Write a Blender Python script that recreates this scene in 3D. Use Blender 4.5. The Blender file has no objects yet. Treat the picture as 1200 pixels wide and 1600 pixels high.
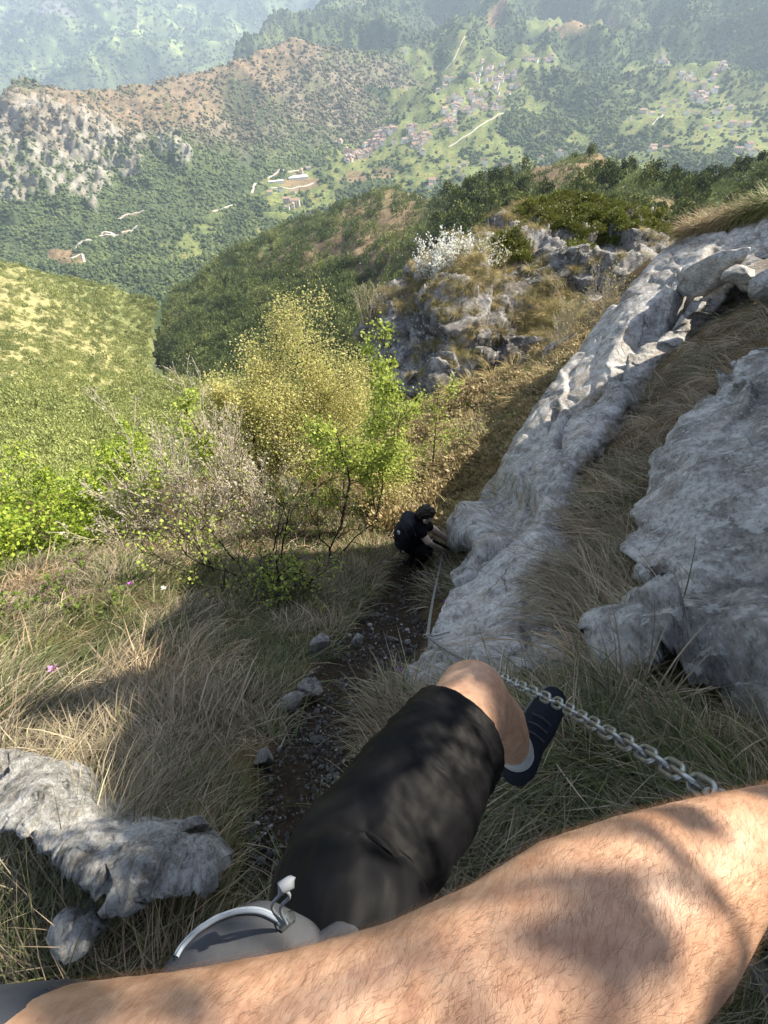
import bpy, bmesh, math, random
import numpy as np
from mathutils import Vector, Matrix, Euler

# ------------------------------------------------------------------ camera
SC = bpy.context.scene
COL = SC.collection
F_PX = 700.0                      # focal length, in pixels of the 1200 x 1600 photograph
PITCH = math.radians(50)
FWD = np.array([0, math.cos(PITCH), -math.sin(PITCH)])
UPV = np.array([0, math.sin(PITCH), math.cos(PITCH)])
cam_data = bpy.data.cameras.new('camera')
cam = bpy.data.objects.new('camera', cam_data)
COL.objects.link(cam)
SC.camera = cam
cam.location = (0, 0, 0)
cam.rotation_euler = (math.radians(90) - PITCH, 0, 0)
cam_data.sensor_fit = 'VERTICAL'
cam_data.sensor_height = 24
cam_data.lens = 24 * F_PX / 1600
cam_data.clip_start = 0.01
cam_data.clip_end = 40000

# ------------------------------------------------------------------ light
SUN_DIR = np.array([0.70, 0.345, 0.66]); SUN_DIR /= np.linalg.norm(SUN_DIR)
SUN_EL = math.asin(SUN_DIR[2]); SUN_AZ = math.atan2(SUN_DIR[0], SUN_DIR[1])
world = bpy.data.worlds.new('World'); SC.world = world; world.use_nodes = True
wn = world.node_tree.nodes; wl = world.node_tree.links
bg = wn.get('Background') or wn.new('ShaderNodeBackground')
sky = wn.new('ShaderNodeTexSky'); sky.sky_type = 'NISHITA'; sky.sun_disc = False
sky.sun_elevation = SUN_EL; sky.sun_rotation = SUN_AZ
sky.altitude = 900; sky.air_density = 1.0; sky.dust_density = 1.5; sky.ozone_density = 1.0
bg.inputs['Strength'].default_value = 0.088
hsv = wn.new('ShaderNodeHueSaturation'); hsv.inputs['Saturation'].default_value = .68
wl.new(sky.outputs[0], hsv.inputs['Color']); wl.new(hsv.outputs[0], bg.inputs['Color'])
sl = bpy.data.lights.new('sun', 'SUN'); sl.energy = 5.0; sl.angle = math.radians(0.53); sl.color = (1.0, 0.905, 0.75)
so = bpy.data.objects.new('sun', sl); COL.objects.link(so)
so.rotation_euler = Vector(-SUN_DIR).to_track_quat('-Z', 'Y').to_euler()
so.location = (20, 10, 40)
SC.view_settings.view_transform = 'Standard'
SC.view_settings.look = 'None'
SC.view_settings.gamma = 1
SC.view_settings.use_curve_mapping = False
SC.view_settings.exposure = 1.52
SC.render.engine = 'CYCLES'
cy = SC.cycles
cy.use_denoising = True
cy.max_bounces = 4; cy.diffuse_bounces = 2; cy.glossy_bounces = 2; cy.transmission_bounces = 3
cy.transparent_max_bounces = 6; cy.volume_bounces = 1
cy.caustics_reflective = False; cy.caustics_refractive = False
cy.sample_clamp_indirect = 6.0

# ------------------------------------------------------------------ helpers
RNG = np.random.default_rng(11)
R = math.radians

def unp(px, py, d):
    """a point of the place from a line of sight and its depth"""
    px = np.asarray(px, float); py = np.asarray(py, float); d = np.asarray(d, float)
    u = (px - 600) / F_PX; v = (800 - py) / F_PX
    return np.stack([u * d, (FWD[1] + v * UPV[1]) * d, (FWD[2] + v * UPV[2]) * d], -1)

def to_px(p):
    p = np.asarray(p, float)
    d = p @ FWD
    return 600 + F_PX * p[..., 0] / d, 800 - F_PX * (p @ UPV) / d, d

def V(px, py, d):
    return Vector(unp(px, py, d))

def _hash(ix, iy, iz, seed):
    h = (ix.astype(np.uint32) * np.uint32(374761393)) ^ (iy.astype(np.uint32) * np.uint32(668265263)) ^ (iz.astype(np.uint32) * np.uint32(2147483647 - 1640531)) ^ np.uint32((seed * 974634777) & 0xffffffff)
    h = (h ^ (h >> np.uint32(13))) * np.uint32(1274126177)
    h = (h ^ (h >> np.uint32(15))) * np.uint32(2246822519)
    return h ^ (h >> np.uint32(16))

_G = np.random.default_rng(5).normal(size=(256, 3)); _G /= np.linalg.norm(_G, axis=1)[:, None]

def perlin(p, seed=0):
    p = np.asarray(p, float)
    i = np.floor(p).astype(np.int64); f = p - i
    w = f * f * f * (f * (f * 6 - 15) + 10)
    out = 0
    for dx in (0, 1):
        wx = w[..., 0] if dx else 1 - w[..., 0]
        for dy in (0, 1):
            wy = w[..., 1] if dy else 1 - w[..., 1]
            for dz in (0, 1):
                wz = w[..., 2] if dz else 1 - w[..., 2]
                g = _G[_hash(i[..., 0] + dx, i[..., 1] + dy, i[..., 2] + dz, seed) & np.uint32(255)]
                dot = g[..., 0] * (f[..., 0] - dx) + g[..., 1] * (f[..., 1] - dy) + g[..., 2] * (f[..., 2] - dz)
                out = out + wx * wy * wz * dot
    return out * 1.5

def fbm(p, freq=1.0, octs=4, seed=0, gain=0.5, ridged=False):
    p = np.asarray(p, float) * freq
    s = 0; a = 1.0; t = 0
    for k in range(octs):
        n = perlin(p, seed + k * 17)
        if ridged: n = 1 - 2 * np.abs(n)
        s = s + a * n; t += a; a *= gain; p = p * 2.03
    return s / t

def worley(p, seed=0):
    """distance to the nearest and second nearest cell point, and the cell's random number"""
    p = np.asarray(p, float); i = np.floor(p).astype(np.int64)
    d1 = np.full(p.shape[:-1], 9.0); d2 = d1.copy(); cid = np.zeros(p.shape[:-1])
    for dx in (-1, 0, 1):
        for dy in (-1, 0, 1):
            for dz in (-1, 0, 1):
                j = i + np.array([dx, dy, dz])
                h = _hash(j[..., 0], j[..., 1], j[..., 2], seed)
                q = np.stack([(h & np.uint32(1023)) / 1023.0, ((h >> np.uint32(10)) & np.uint32(1023)) / 1023.0, ((h >> np.uint32(20)) & np.uint32(1023)) / 1023.0], -1) + j
                d = np.linalg.norm(q - p, axis=-1)
                m = d < d1
                d2 = np.where(m, d1, np.minimum(d2, d)); cid = np.where(m, (h & np.uint32(65535)) / 65535.0, cid); d1 = np.where(m, d, d1)
    return d1, d2, cid

def facets(P, size, slope, seed, warp=.35, stretch=(1, 1, 1)):
    """broken faces: every cell of rock is tilted its own way"""
    q = P / size * np.array(stretch); q = q + np.stack([fbm(q, .8, 3, seed + 1), fbm(q, .8, 3, seed + 2), fbm(q, .8, 3, seed + 3)], -1) * warp * 2
    i = np.floor(q).astype(np.int64); d1 = np.full(q.shape[:-1], 9.0); best = np.zeros(q.shape[:-1]); sl_ = np.zeros(q.shape)
    dv = np.zeros(q.shape)
    for dx in (-1, 0, 1):
        for dy in (-1, 0, 1):
            for dz in (-1, 0, 1):
                j = i + np.array([dx, dy, dz]); h = _hash(j[..., 0], j[..., 1], j[..., 2], seed)
                c = np.stack([(h & np.uint32(1023)) / 1023.0, ((h >> np.uint32(10)) & np.uint32(1023)) / 1023.0, ((h >> np.uint32(20)) & np.uint32(1023)) / 1023.0], -1) + j
                h2 = _hash(j[..., 0], j[..., 1], j[..., 2], seed + 50)
                sv = np.stack([(h2 & np.uint32(1023)) / 1023.0, ((h2 >> np.uint32(10)) & np.uint32(1023)) / 1023.0, ((h2 >> np.uint32(20)) & np.uint32(1023)) / 1023.0], -1) - .5
                v = q - c; d = np.linalg.norm(v, axis=-1); m = d < d1; d1 = np.where(m, d, d1)
                best = np.where(m, (v * sv).sum(-1) * 2 + (sv.sum(-1)) * .5, best)
    return best * slope * size * .33

class RBF:
    """thin plate through scattered values"""
    def __init__(s, xy, z, smooth=1e-3, scale=1.0):
        s.k = scale; s.c = np.asarray(xy, float) / scale; z = np.asarray(z, float); n = len(s.c)
        K = s._phi(np.linalg.norm(s.c[:, None] - s.c[None], axis=-1)) + np.eye(n) * smooth
        A = np.zeros((n + 3, n + 3)); A[:n, :n] = K
        A[:n, n] = 1; A[:n, n + 1:] = s.c; A[n:, :n] = A[:n, n:].T
        s.w = np.linalg.solve(A, np.concatenate([z, np.zeros(3)]))
    @staticmethod
    def _phi(r): return r * r * np.log(r + 1e-9)
    def __call__(s, x, y):
        x = np.asarray(x, float) / s.k; y = np.asarray(y, float) / s.k; n = len(s.c)
        out = s.w[n] + s.w[n + 1] * x + s.w[n + 2] * y
        for i in range(n):
            out = out + s.w[i] * s._phi(np.hypot(x - s.c[i, 0], y - s.c[i, 1]))
        return out

def poly_dist(X, Y, poly):
    """signed inside mask, distance and nearest point of a closed polygon"""
    poly = np.asarray(poly, float); n = len(poly)
    ins = np.zeros(X.shape, bool); best = np.full(X.shape, 1e18); NX = X.copy(); NY = Y.copy()
    for i in range(n):
        ax, ay = poly[i]; bx, by = poly[(i + 1) % n]
        c = ((ay > Y) != (by > Y))
        with np.errstate(divide='ignore', invalid='ignore'):
            xi = (bx - ax) * (Y - ay) / (by - ay if by != ay else 1e-9) + ax
        ins ^= c & (X < xi)
        dx, dy = bx - ax, by - ay; L = dx * dx + dy * dy + 1e-12
        t = np.clip(((X - ax) * dx + (Y - ay) * dy) / L, 0, 1)
        qx, qy = ax + t * dx, ay + t * dy
        d = (X - qx) ** 2 + (Y - qy) ** 2
        m = d < best
        best = np.where(m, d, best); NX = np.where(m, qx, NX); NY = np.where(m, qy, NY)
    return ins, np.sqrt(best), NX, NY

def mesh_np(name, verts, faces, smooth=True):
    """mesh from numpy arrays; faces (n,3) or (n,4) or a list of such arrays"""
    me = bpy.data.meshes.new(name)
    if not isinstance(faces, list): faces = [faces]
    faces = [np.asarray(f) for f in faces if len(f)]
    verts = np.asarray(verts, np.float32)
    me.vertices.add(len(verts)); me.vertices.foreach_set('co', verts.ravel())
    nl = sum(f.size for f in faces); nf = sum(len(f) for f in faces)
    me.loops.add(nl); me.polygons.add(nf)
    me.loops.foreach_set('vertex_index', np.concatenate([f.ravel() for f in faces]).astype(np.int32))
    tot = np.concatenate([np.full(len(f), f.shape[1]) for f in faces]).astype(np.int32)
    st = np.concatenate([[0], np.cumsum(tot)[:-1]]).astype(np.int32)
    me.polygons.foreach_set('loop_start', st)
    me.polygons.foreach_set('loop_total', tot)
    me.polygons.foreach_set('use_smooth', np.full(nf, bool(smooth)))
    me.update(calc_edges=True)
    return me

def set_tint(me, c):
    a = me.attributes.new('tint', 'FLOAT_VECTOR', 'POINT')
    a.data.foreach_set('vector', np.asarray(c, np.float32).ravel())

def add(name, me, mat=None, parent=None, **props):
    o = bpy.data.objects.new(name, me)
    COL.objects.link(o)
    if mat is not None:
        for m in (mat if isinstance(mat, (list, tuple)) else [mat]):
            if m.name not in [x.name for x in me.materials if x]: me.materials.append(m)
    if parent is not None: o.parent = parent
    for k, v in props.items(): o[k] = v
    return o

def thing(name, label, category, loc=(0, 0, 0), group=None):
    o = bpy.data.objects.new(name, None); COL.objects.link(o)
    o.location = loc; o.empty_display_size = 0.05
    o['label'] = label; o['category'] = category
    if group: o['group'] = group
    return o

def part(name, verts, faces, mat, parent, smooth=True, tint=None, **props):
    """a part, given in world coordinates, under a thing that only has a location"""
    off = np.array(parent.location) if parent is not None else np.zeros(3)
    if parent is not None and parent.parent is not None: off = off + np.array(parent.parent.location)
    me = mesh_np(name, np.asarray(verts) - off, faces, smooth)
    if tint is not None: set_tint(me, tint)
    return add(name, me, mat, parent, **props)

def grid_faces(nu, nv, keep=None, wrap_u=False):
    i = np.arange(nu * nv).reshape(nv, nu)
    if wrap_u: i = np.concatenate([i, i[:, :1]], 1)
    f = np.stack([i[:-1, :-1], i[:-1, 1:], i[1:, 1:], i[1:, :-1]], -1).reshape(-1, 4)
    if keep is not None:
        k = keep.ravel(); f = f[k[f].all(1)]
    return f

def compact(verts, faces, *arrs):
    used = np.zeros(len(verts), bool); used[faces.ravel()] = True
    idx = np.cumsum(used) - 1
    return (verts[used], idx[faces]) + tuple(a[used] for a in arrs)

def grid_normals(P):
    du = np.gradient(P, axis=1); dv = np.gradient(P, axis=0)
    n = np.cross(du, dv); n /= np.linalg.norm(n, axis=-1, keepdims=True) + 1e-12
    # towards the viewer's side
    s = np.sign((n * P).sum(-1, keepdims=True)); s[s == 0] = 1
    return -n * s

def soften(a, n):
    for _ in range(n):
        a = (np.roll(a, 1, 0) + np.roll(a, -1, 0) + 2 * a) / 4; a = (np.roll(a, 1, 1) + np.roll(a, -1, 1) + 2 * a) / 4
    return a

class Relief:
    """A land or rock surface: an outline, known depths inside it, relief noise, and sides that fall away behind it."""
    def __init__(s, outline, ctrl, step=3.0, skirt=30, back=(0, 1, -0.6), backk=3.0, rnd=0, rk=1.0, disp=None, smooth=1e-3, jag=None, fadeout=0, blur=0):
        outline = np.asarray(outline, float); ctrl = np.asarray(ctrl, float)
        s.rb = RBF(ctrl[:, :2], np.log(ctrl[:, 2]), smooth, 100.0)
        x0, y0 = outline.min(0) - skirt; x1, y1 = outline.max(0) + skirt
        s.x0, s.y0, s.step = x0, y0, step
        X, Y = np.meshgrid(np.arange(x0, x1, step), np.arange(y0, y1, step))
        s.X, s.Y = X, Y
        JX, JY = X, Y
        if jag is not None:
            q = np.stack([X, Y, X * 0], -1)
            JX = X + jag[0] * fbm(q, 1 / jag[1], 4, 3); JY = Y + jag[0] * fbm(q, 1 / jag[1], 4, 9)
        ins, dist, NX, NY = poly_dist(JX, JY, outline)
        NX = NX + (X - JX); NY = NY + (Y - JY)
        s.ins, s.dist = ins, dist
        CX = np.where(ins, X, NX); CY = np.where(ins, Y, NY)
        D = np.exp(s.rb(CX, CY)); s.D = D
        P = unp(CX, CY, D)
        back = np.array(back, float); back /= np.linalg.norm(back)
        out = np.where(ins, 0, dist)
        push = out * D / F_PX * backk
        if rnd:
            e = np.clip(np.where(ins, dist, 0) / rnd, 0, 1)
            push = push + rk * rnd * D / F_PX * (1 - np.sqrt(np.clip(1 - (1 - e) ** 2, 0, 1)))
        P = P + push[..., None] * back
        s.out = out
        s.N = grid_normals(P)
        if disp is not None: P = P + soften(disp(P, s.N, s), blur) * (np.clip(1 - out / fadeout, 0, 1)[..., None] if fadeout else 1)
        s.P = P; s.N = grid_normals(P)
        s.keep = out <= skirt
    def at(s, px, py):
        fx = np.clip((np.asarray(px, float) - s.x0) / s.step, 0, s.X.shape[1] - 1.001); fy = np.clip((np.asarray(py, float) - s.y0) / s.step, 0, s.X.shape[0] - 1.001)
        i = fx.astype(int); j = fy.astype(int); a = (fx - i)[..., None]; b = (fy - j)[..., None]
        return (s.P[j, i] * (1 - a) + s.P[j, i + 1] * a) * (1 - b) + (s.P[j + 1, i] * (1 - a) + s.P[j + 1, i + 1] * a) * b
    def inside(s, px, py):
        i = np.clip(((np.asarray(px) - s.x0) / s.step).round().astype(int), 0, s.X.shape[1] - 1); j = np.clip(((np.asarray(py) - s.y0) / s.step).round().astype(int), 0, s.X.shape[0] - 1)
        return s.ins[j, i]
    def nrm(s, px, py):
        i = np.clip(((np.asarray(px) - s.x0) / s.step).round().astype(int), 0, s.X.shape[1] - 1); j = np.clip(((np.asarray(py) - s.y0) / s.step).round().astype(int), 0, s.X.shape[0] - 1)
        return s.N[j, i]
    def build(s, name, mat, tint=None, parent=None, **props):
        F = grid_faces(s.X.shape[1], s.X.shape[0], s.keep)[:, ::-1]
        vs = s.P.reshape(-1, 3)
        if tint is not None:
            v, f, t = compact(vs, F, tint.reshape(-1, 3))
        else:
            v, f = compact(vs, F); t = None
        if parent is not None: v = v - np.array(parent.location)
        me = mesh_np(name, v, f)
        if t is not None: set_tint(me, t)
        return add(name, me, mat, parent, **props)

# ------------------------------------------------------------------ materials
def new_mat(name):
    m = bpy.data.materials.new(name); m.use_nodes = True
    nt = m.node_tree; nt.nodes.clear()
    out = nt.nodes.new('ShaderNodeOutputMaterial')
    return m, nt, out

def N(nt, t, **kw):
    n = nt.nodes.new(t)
    for k, v in kw.items():
        if k.startswith('_'): setattr(n, k[1:], v)
        else: n.inputs[k.replace('__', ' ')].default_value = v
    return n

def ramp(nt, fac, stops):
    r = nt.nodes.new('ShaderNodeValToRGB'); e = r.color_ramp.elements
    while len(e) < len(stops): e.new(0.5)
    for i, (p, c) in enumerate(stops):
        e[i].position = p; e[i].color = (*c, 1) if len(c) == 3 else c
    nt.links.new(fac, r.inputs[0]); return r.outputs[0]

def mixc(nt, fac, a, b, mode='MIX'):
    m = nt.nodes.new('ShaderNodeMix'); m.data_type = 'RGBA'; m.blend_type = mode
    for s_, v in ((m.inputs[0], fac), (m.inputs[6], a), (m.inputs[7], b)):
        if hasattr(v, 'is_linked') or hasattr(v, 'links'): nt.links.new(v, s_)
        else: s_.default_value = v if not isinstance(v, tuple) else ((*v, 1) if len(v) == 3 else v)
    return m.outputs[2]

def noise(nt, scale, detail=6, rough=0.55, vec=None, dist=0.0):
    n = N(nt, 'ShaderNodeTexNoise', Scale=scale, Detail=detail, Roughness=rough, Distortion=dist)
    if vec is not None: nt.links.new(vec, n.inputs['Vector'])
    return n.outputs['Fac']

def bump(nt, h, strength, dist, normal=None):
    b = N(nt, 'ShaderNodeBump', Strength=strength, Distance=dist); nt.links.new(h, b.inputs['Height'])
    if normal is not None: nt.links.new(normal, b.inputs['Normal'])
    return b.outputs[0]

def geo_pos(nt): return nt.nodes.new('ShaderNodeNewGeometry').outputs['Position']

def mapping(nt, vec, scale=(1, 1, 1), rot=(0, 0, 0)):
    m = nt.nodes.new('ShaderNodeMapping'); m.inputs['Scale'].default_value = scale; m.inputs['Rotation'].default_value = rot
    nt.links.new(vec, m.inputs[0]); return m.outputs[0]

def principled(nt, out, color, rough=0.8, normal=None, spec=0.3, **kw):
    p = nt.nodes.new('ShaderNodeBsdfPrincipled')
    if hasattr(color, 'links'): nt.links.new(color, p.inputs['Base Color'])
    else: p.inputs['Base Color'].default_value = (*color, 1)
    if hasattr(rough, 'links'): nt.links.new(rough, p.inputs['Roughness'])
    else: p.inputs['Roughness'].default_value = rough
    p.inputs['Specular IOR Level'].default_value = spec
    for k, v in kw.items(): p.inputs[k.replace('__', ' ')].default_value = v
    if normal is not None: nt.links.new(normal, p.inputs['Normal'])
    nt.links.new(p.outputs[0], out.inputs[0]); return p

def attr(nt, name='tint', inst=False):
    a = nt.nodes.new('ShaderNodeAttribute'); a.attribute_name = name
    a.attribute_type = 'INSTANCER' if inst else 'GEOMETRY'
    return a.outputs['Color']

def mat_plain(name, color, rough=0.6, spec=0.3, nscale=None, var=0.15, bmp=0.0, **kw):
    m, nt, out = new_mat(name)
    c = color; nrm = None
    if nscale:
        tc = nt.nodes.new('ShaderNodeTexCoord').outputs['Object']
        f = noise(nt, nscale, 5, vec=tc)
        c = ramp(nt, f, [(0.3, tuple(x * (1 - var) for x in color)), (0.7, tuple(min(1, x * (1 + var)) for x in color))])
        if bmp: nrm = bump(nt, f, 0.6, bmp)
    principled(nt, out, c, rough, nrm, spec, **kw); return m

def mat_leaf(name, inst=False, trans=0.35, rough=0.55, sat=1.0):
    """thin leaves or blades, coloured by their own tint, letting some light through"""
    m, nt, out = new_mat(name)
    c = attr(nt, 'tint', inst)
    p = nt.nodes.new('ShaderNodeBsdfPrincipled'); nt.links.new(c, p.inputs['Base Color'])
    p.inputs['Roughness'].default_value = rough; p.inputs['Specular IOR Level'].default_value = 0.25
    t = nt.nodes.new('ShaderNodeBsdfTranslucent'); nt.links.new(c, t.inputs[0])
    mx = nt.nodes.new('ShaderNodeMixShader'); mx.inputs[0].default_value = trans
    nt.links.new(p.outputs[0], mx.inputs[1]); nt.links.new(t.outputs[0], mx.inputs[2]); nt.links.new(mx.outputs[0], out.inputs[0])
    return m

def mat_rock(name, scale=1.0, light=(.42, .42, .43), mid=(.25, .25, .26), dark=(.10, .10, .105), warm=(.33, .25, .17), strata=(1, 1, 1), rot=(0, 0, 0), warm_amt=0.25, bmp=0.02, lichen=0.6):
    m, nt, out = new_mat(name)
    pos = mapping(nt, geo_pos(nt), tuple(scale * s for s in strata), rot)
    iso = mapping(nt, geo_pos(nt), (scale,) * 3, (.4, .9, .2))
    a = noise(nt, 0.55, 12, 0.70, pos, 0.5)
    b = noise(nt, 2.3, 12, 0.74, iso, 0.3)
    c = noise(nt, 14, 8, 0.75, pos)
    col = ramp(nt, a, [(0.30, dark), (0.44, mid), (0.56, light), (0.72, tuple(x * 1.25 for x in light))])
    col = mixc(nt, 1.0, col, ramp(nt, b, [(0.32, (.36, .35, .33)), (0.44, (.74, .73, .71)), (0.52, (1.0, 1.0, 1.0)), (0.64, (1.32, 1.32, 1.32))]), 'MULTIPLY')
    col = mixc(nt, 1.0, col, ramp(nt, c, [(0.34, (.42, .41, .39)), (0.48, (.95, .95, .95)), (0.64, (1.25, 1.25, 1.25))]), 'MULTIPLY')
    lz = noise(nt, 5.5, 9, 0.68, iso, 0.2)
    col = mixc(nt, ramp(nt, lz, [(0.55, (0, 0, 0)), (0.60, (lichen,) * 3)]), col, (.55, .55, .53))
    w = noise(nt, .9, 8, 0.65, mapping(nt, geo_pos(nt), (scale * 1.1,) * 3, (1, 2, 0)))
    col = mixc(nt, ramp(nt, w, [(0.52, (0, 0, 0)), (0.66, (warm_amt,) * 3)]), col, warm)
    # fissures
    dn = nt.nodes.new('ShaderNodeTexNoise'); dn.inputs['Scale'].default_value = 1.6; dn.inputs['Detail'].default_value = 8; nt.links.new(pos, dn.inputs['Vector'])
    vm = nt.nodes.new('ShaderNodeVectorMath'); vm.operation = 'MULTIPLY_ADD'; nt.links.new(dn.outputs['Color'], vm.inputs[0]); vm.inputs[1].default_value = (.9, .9, .9); nt.links.new(pos, vm.inputs[2])
    vo = N(nt, 'ShaderNodeTexVoronoi', Scale=.8); vo.feature = 'DISTANCE_TO_EDGE'; nt.links.new(vm.outputs[0], vo.inputs['Vector'])
    cr = ramp(nt, vo.outputs['Distance'], [(0.0, (.18, .17, .16)), (0.028, (1, 1, 1))])
    cm_ = ramp(nt, noise(nt, .7, 4, .6, iso), [(.54, (0, 0, 0)), (.66, (.9, .9, .9))])
    col = mixc(nt, cm_, col, mixc(nt, 1.0, col, cr, 'MULTIPLY'))
    n0 = bump(nt, mixc(nt, cm_, (1, 1, 1), cr), 0.8, bmp * .6)
    n1 = bump(nt, b, 0.9, bmp * 1.6, n0)
    n2 = bump(nt, c, 1.0, bmp * 0.6, n1)
    principled(nt, out, col, 0.9, n2, 0.2)
    return m

def mat_ground(name, scale, cols, bmp=0.02, use_tint=True):
    m, nt, out = new_mat(name)
    pos = geo_pos(nt)
    a = noise(nt, scale, 8, 0.7, pos)
    c = ramp(nt, a, [(0.3, cols[0]), (0.5, cols[1]), (0.7, cols[2])])
    if use_tint: c = mixc(nt, 1.0, c, attr(nt), 'MULTIPLY')
    principled(nt, out, c, 0.95, bump(nt, a, 0.8, bmp), 0.1); return m

def mat_far(name, scale, lo=0.55, hi=1.35):
    """far land: its own tint with mottled growth at crown size"""
    m, nt, out = new_mat(name)
    pos = geo_pos(nt)
    a = noise(nt, 1.0 / scale, 7, 0.7, pos)
    b = noise(nt, 1.0 / (scale * 7), 4, 0.6, pos)
    c = mixc(nt, 1.0, attr(nt), ramp(nt, a, [(0.35, (lo,) * 3), (0.65, (hi,) * 3)]), 'MULTIPLY')
    c = mixc(nt, 1.0, c, ramp(nt, b, [(0.35, (.8, .82, .8)), (0.65, (1.2, 1.15, 1.1))]), 'MULTIPLY')
    principled(nt, out, c, 1.0, bump(nt, a, 1.0, scale * 0.35), 0.05); return m

# ------------------------------------------------------------------ instanced stuff
def proto(name, me, mat):
    o = bpy.data.objects.new(name, me)
    me.materials.append(mat); return o

def instancer(name, pts, rot, scl, idx, tint, protos, **props):
    c = bpy.data.collections.new(name + '_kinds')
    for k, o in enumerate(protos):
        o.name = '%s_kind_%02d' % (name, k); c.objects.link(o)
    n = len(pts); me = bpy.data.meshes.new(name)
    me.vertices.add(n); me.vertices.foreach_set('co', np.asarray(pts, np.float32).ravel())
    for nm, tp, v, f in (('rot', 'FLOAT_VECTOR', rot, 'vector'), ('scl', 'FLOAT_VECTOR', scl, 'vector'), ('tint', 'FLOAT_VECTOR', tint, 'vector')):
        a = me.attributes.new(nm, tp, 'POINT'); a.data.foreach_set(f, np.asarray(v, np.float32).ravel())
    a = me.attributes.new('kind_index', 'INT', 'POINT'); a.data.foreach_set('value', np.asarray(idx, np.int32))
    o = add(name, me, None, None, **props)
    ng = bpy.data.node_groups.new(name + '_nodes', 'GeometryNodeTree')
    ng.interface.new_socket('Geometry', in_out='INPUT', socket_type='NodeSocketGeometry'); ng.interface.new_socket('Geometry', in_out='OUTPUT', socket_type='NodeSocketGeometry')
    gi = ng.nodes.new('NodeGroupInput'); go = ng.nodes.new('NodeGroupOutput')
    ip = ng.nodes.new('GeometryNodeInstanceOnPoints'); ci = ng.nodes.new('GeometryNodeCollectionInfo')
    ci.inputs['Collection'].default_value = c; ci.inputs['Separate Children'].default_value = True; ci.inputs['Reset Children'].default_value = True
    def na(nm, t):
        a = ng.nodes.new('GeometryNodeInputNamedAttribute'); a.data_type = t; a.inputs['Name'].default_value = nm; return a.outputs['Attribute']
    er = ng.nodes.new('FunctionNodeEulerToRotation'); L = ng.links
    L.new(na('rot', 'FLOAT_VECTOR'), er.inputs[0]); L.new(er.outputs[0], ip.inputs['Rotation'])
    L.new(na('scl', 'FLOAT_VECTOR'), ip.inputs['Scale']); L.new(na('kind_index', 'INT'), ip.inputs['Instance Index'])
    ip.inputs['Pick Instance'].default_value = True
    L.new(ci.outputs[0], ip.inputs['Instance']); L.new(gi.outputs[0], ip.inputs['Points']); L.new(ip.outputs[0], go.inputs[0])
    md = o.modifiers.new('nodes', 'NODES'); md.node_group = ng
    return o

def blob(X, Y, cx, cy, rx, ry, ang=0, soft=0.35):
    a = R(ang); dx = X - cx; dy = Y - cy
    u = (dx * math.cos(a) + dy * math.sin(a)) / rx; v = (-dx * math.sin(a) + dy * math.cos(a)) / ry
    return np.clip((1 - np.hypot(u, v)) / soft + 0.5, 0, 1)

def mixa(a, b, w): return a * (1 - w[..., None]) + np.asarray(b, float) * w[..., None]

def mat_blade(name):
    m, nt, out = new_mat(name)
    c = mixc(nt, 1.0, attr(nt, 'blade'), attr(nt, 'tint', True), 'MULTIPLY')
    p = nt.nodes.new('ShaderNodeBsdfPrincipled'); nt.links.new(c, p.inputs['Base Color']); p.inputs['Roughness'].default_value = .5; p.inputs['Specular IOR Level'].default_value = .3
    t = nt.nodes.new('ShaderNodeBsdfTranslucent'); nt.links.new(c, t.inputs[0])
    mx = nt.nodes.new('ShaderNodeMixShader'); mx.inputs[0].default_value = .25
    nt.links.new(p.outputs[0], mx.inputs[1]); nt.links.new(t.outputs[0], mx.inputs[2]); nt.links.new(mx.outputs[0], out.inputs[0]); return m
blade_mat = mat_blade('dry_grass_blades')

# cushions of small leaves
def cushion_mesh(name, n, rad, leaf, seed, cols, flat=.6):
    rg = np.random.default_rng(seed)
    d = rg.normal(size=(n, 3)); d[:, 2] = np.abs(d[:, 2]); d /= np.linalg.norm(d, axis=1, keepdims=True)
    r = rad * (1 + fbm(d, 2.5, 2, seed) * .5)[:, None] * (rg.random((n, 1)) ** .35)
    p = d * r * np.array([1, 1, flat])
    ax = d + rg.normal(0, .45, (n, 3)); ax /= np.linalg.norm(ax, axis=1, keepdims=True)
    sd = np.cross(ax, rg.normal(size=(n, 3))); sd /= np.linalg.norm(sd, axis=1, keepdims=True)
    l = leaf * rg.uniform(.6, 1.3, (n, 1)); w = l * .28
    v = np.stack([p, p + ax * l * .5 - sd * w, p + ax * l, p + ax * l * .5 + sd * w], 1).reshape(-1, 3)
    f = np.arange(n * 4).reshape(-1, 4)
    c = np.array(cols[0]) + (np.array(cols[1]) - cols[0]) * rg.random((n, 1))
    me = mesh_np(name, v, f, False); a = me.attributes.new('blade', 'FLOAT_VECTOR', 'POINT'); a.data.foreach_set('vector', np.repeat(c, 4, 0).astype(np.float32).ravel())
    return me
# ================================================================== far land
def px3(X, Y): return np.stack([X, Y, X * 0], -1)

def far_disp(amp, wl, seed=0, kz=1.0, ridged=True, octs=5):
    def f(P, Nn, s):
        n = fbm(P * np.array([1, 1, .5]), 1 / wl, octs, seed, 0.5, ridged)
        fade = np.clip(1 - s.out / 25.0, 0.2, 1)
        o = Nn * 0.55 + np.array([0, 0, 1.0]) * kz
        return o * (n * amp * fade)[..., None]
    return f

GRN = np.array([.105, .135, .060]); DGRN = np.array([.054, .078, .044]); MEAD = np.array([.165, .20, .075])
BRN = np.array([.16, .115, .07]); GREYB = np.array([.19, .165, .125]); ROCKC = np.array([.36, .34, .31]); BRIGHT = np.array([.13, .20, .03])

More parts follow.
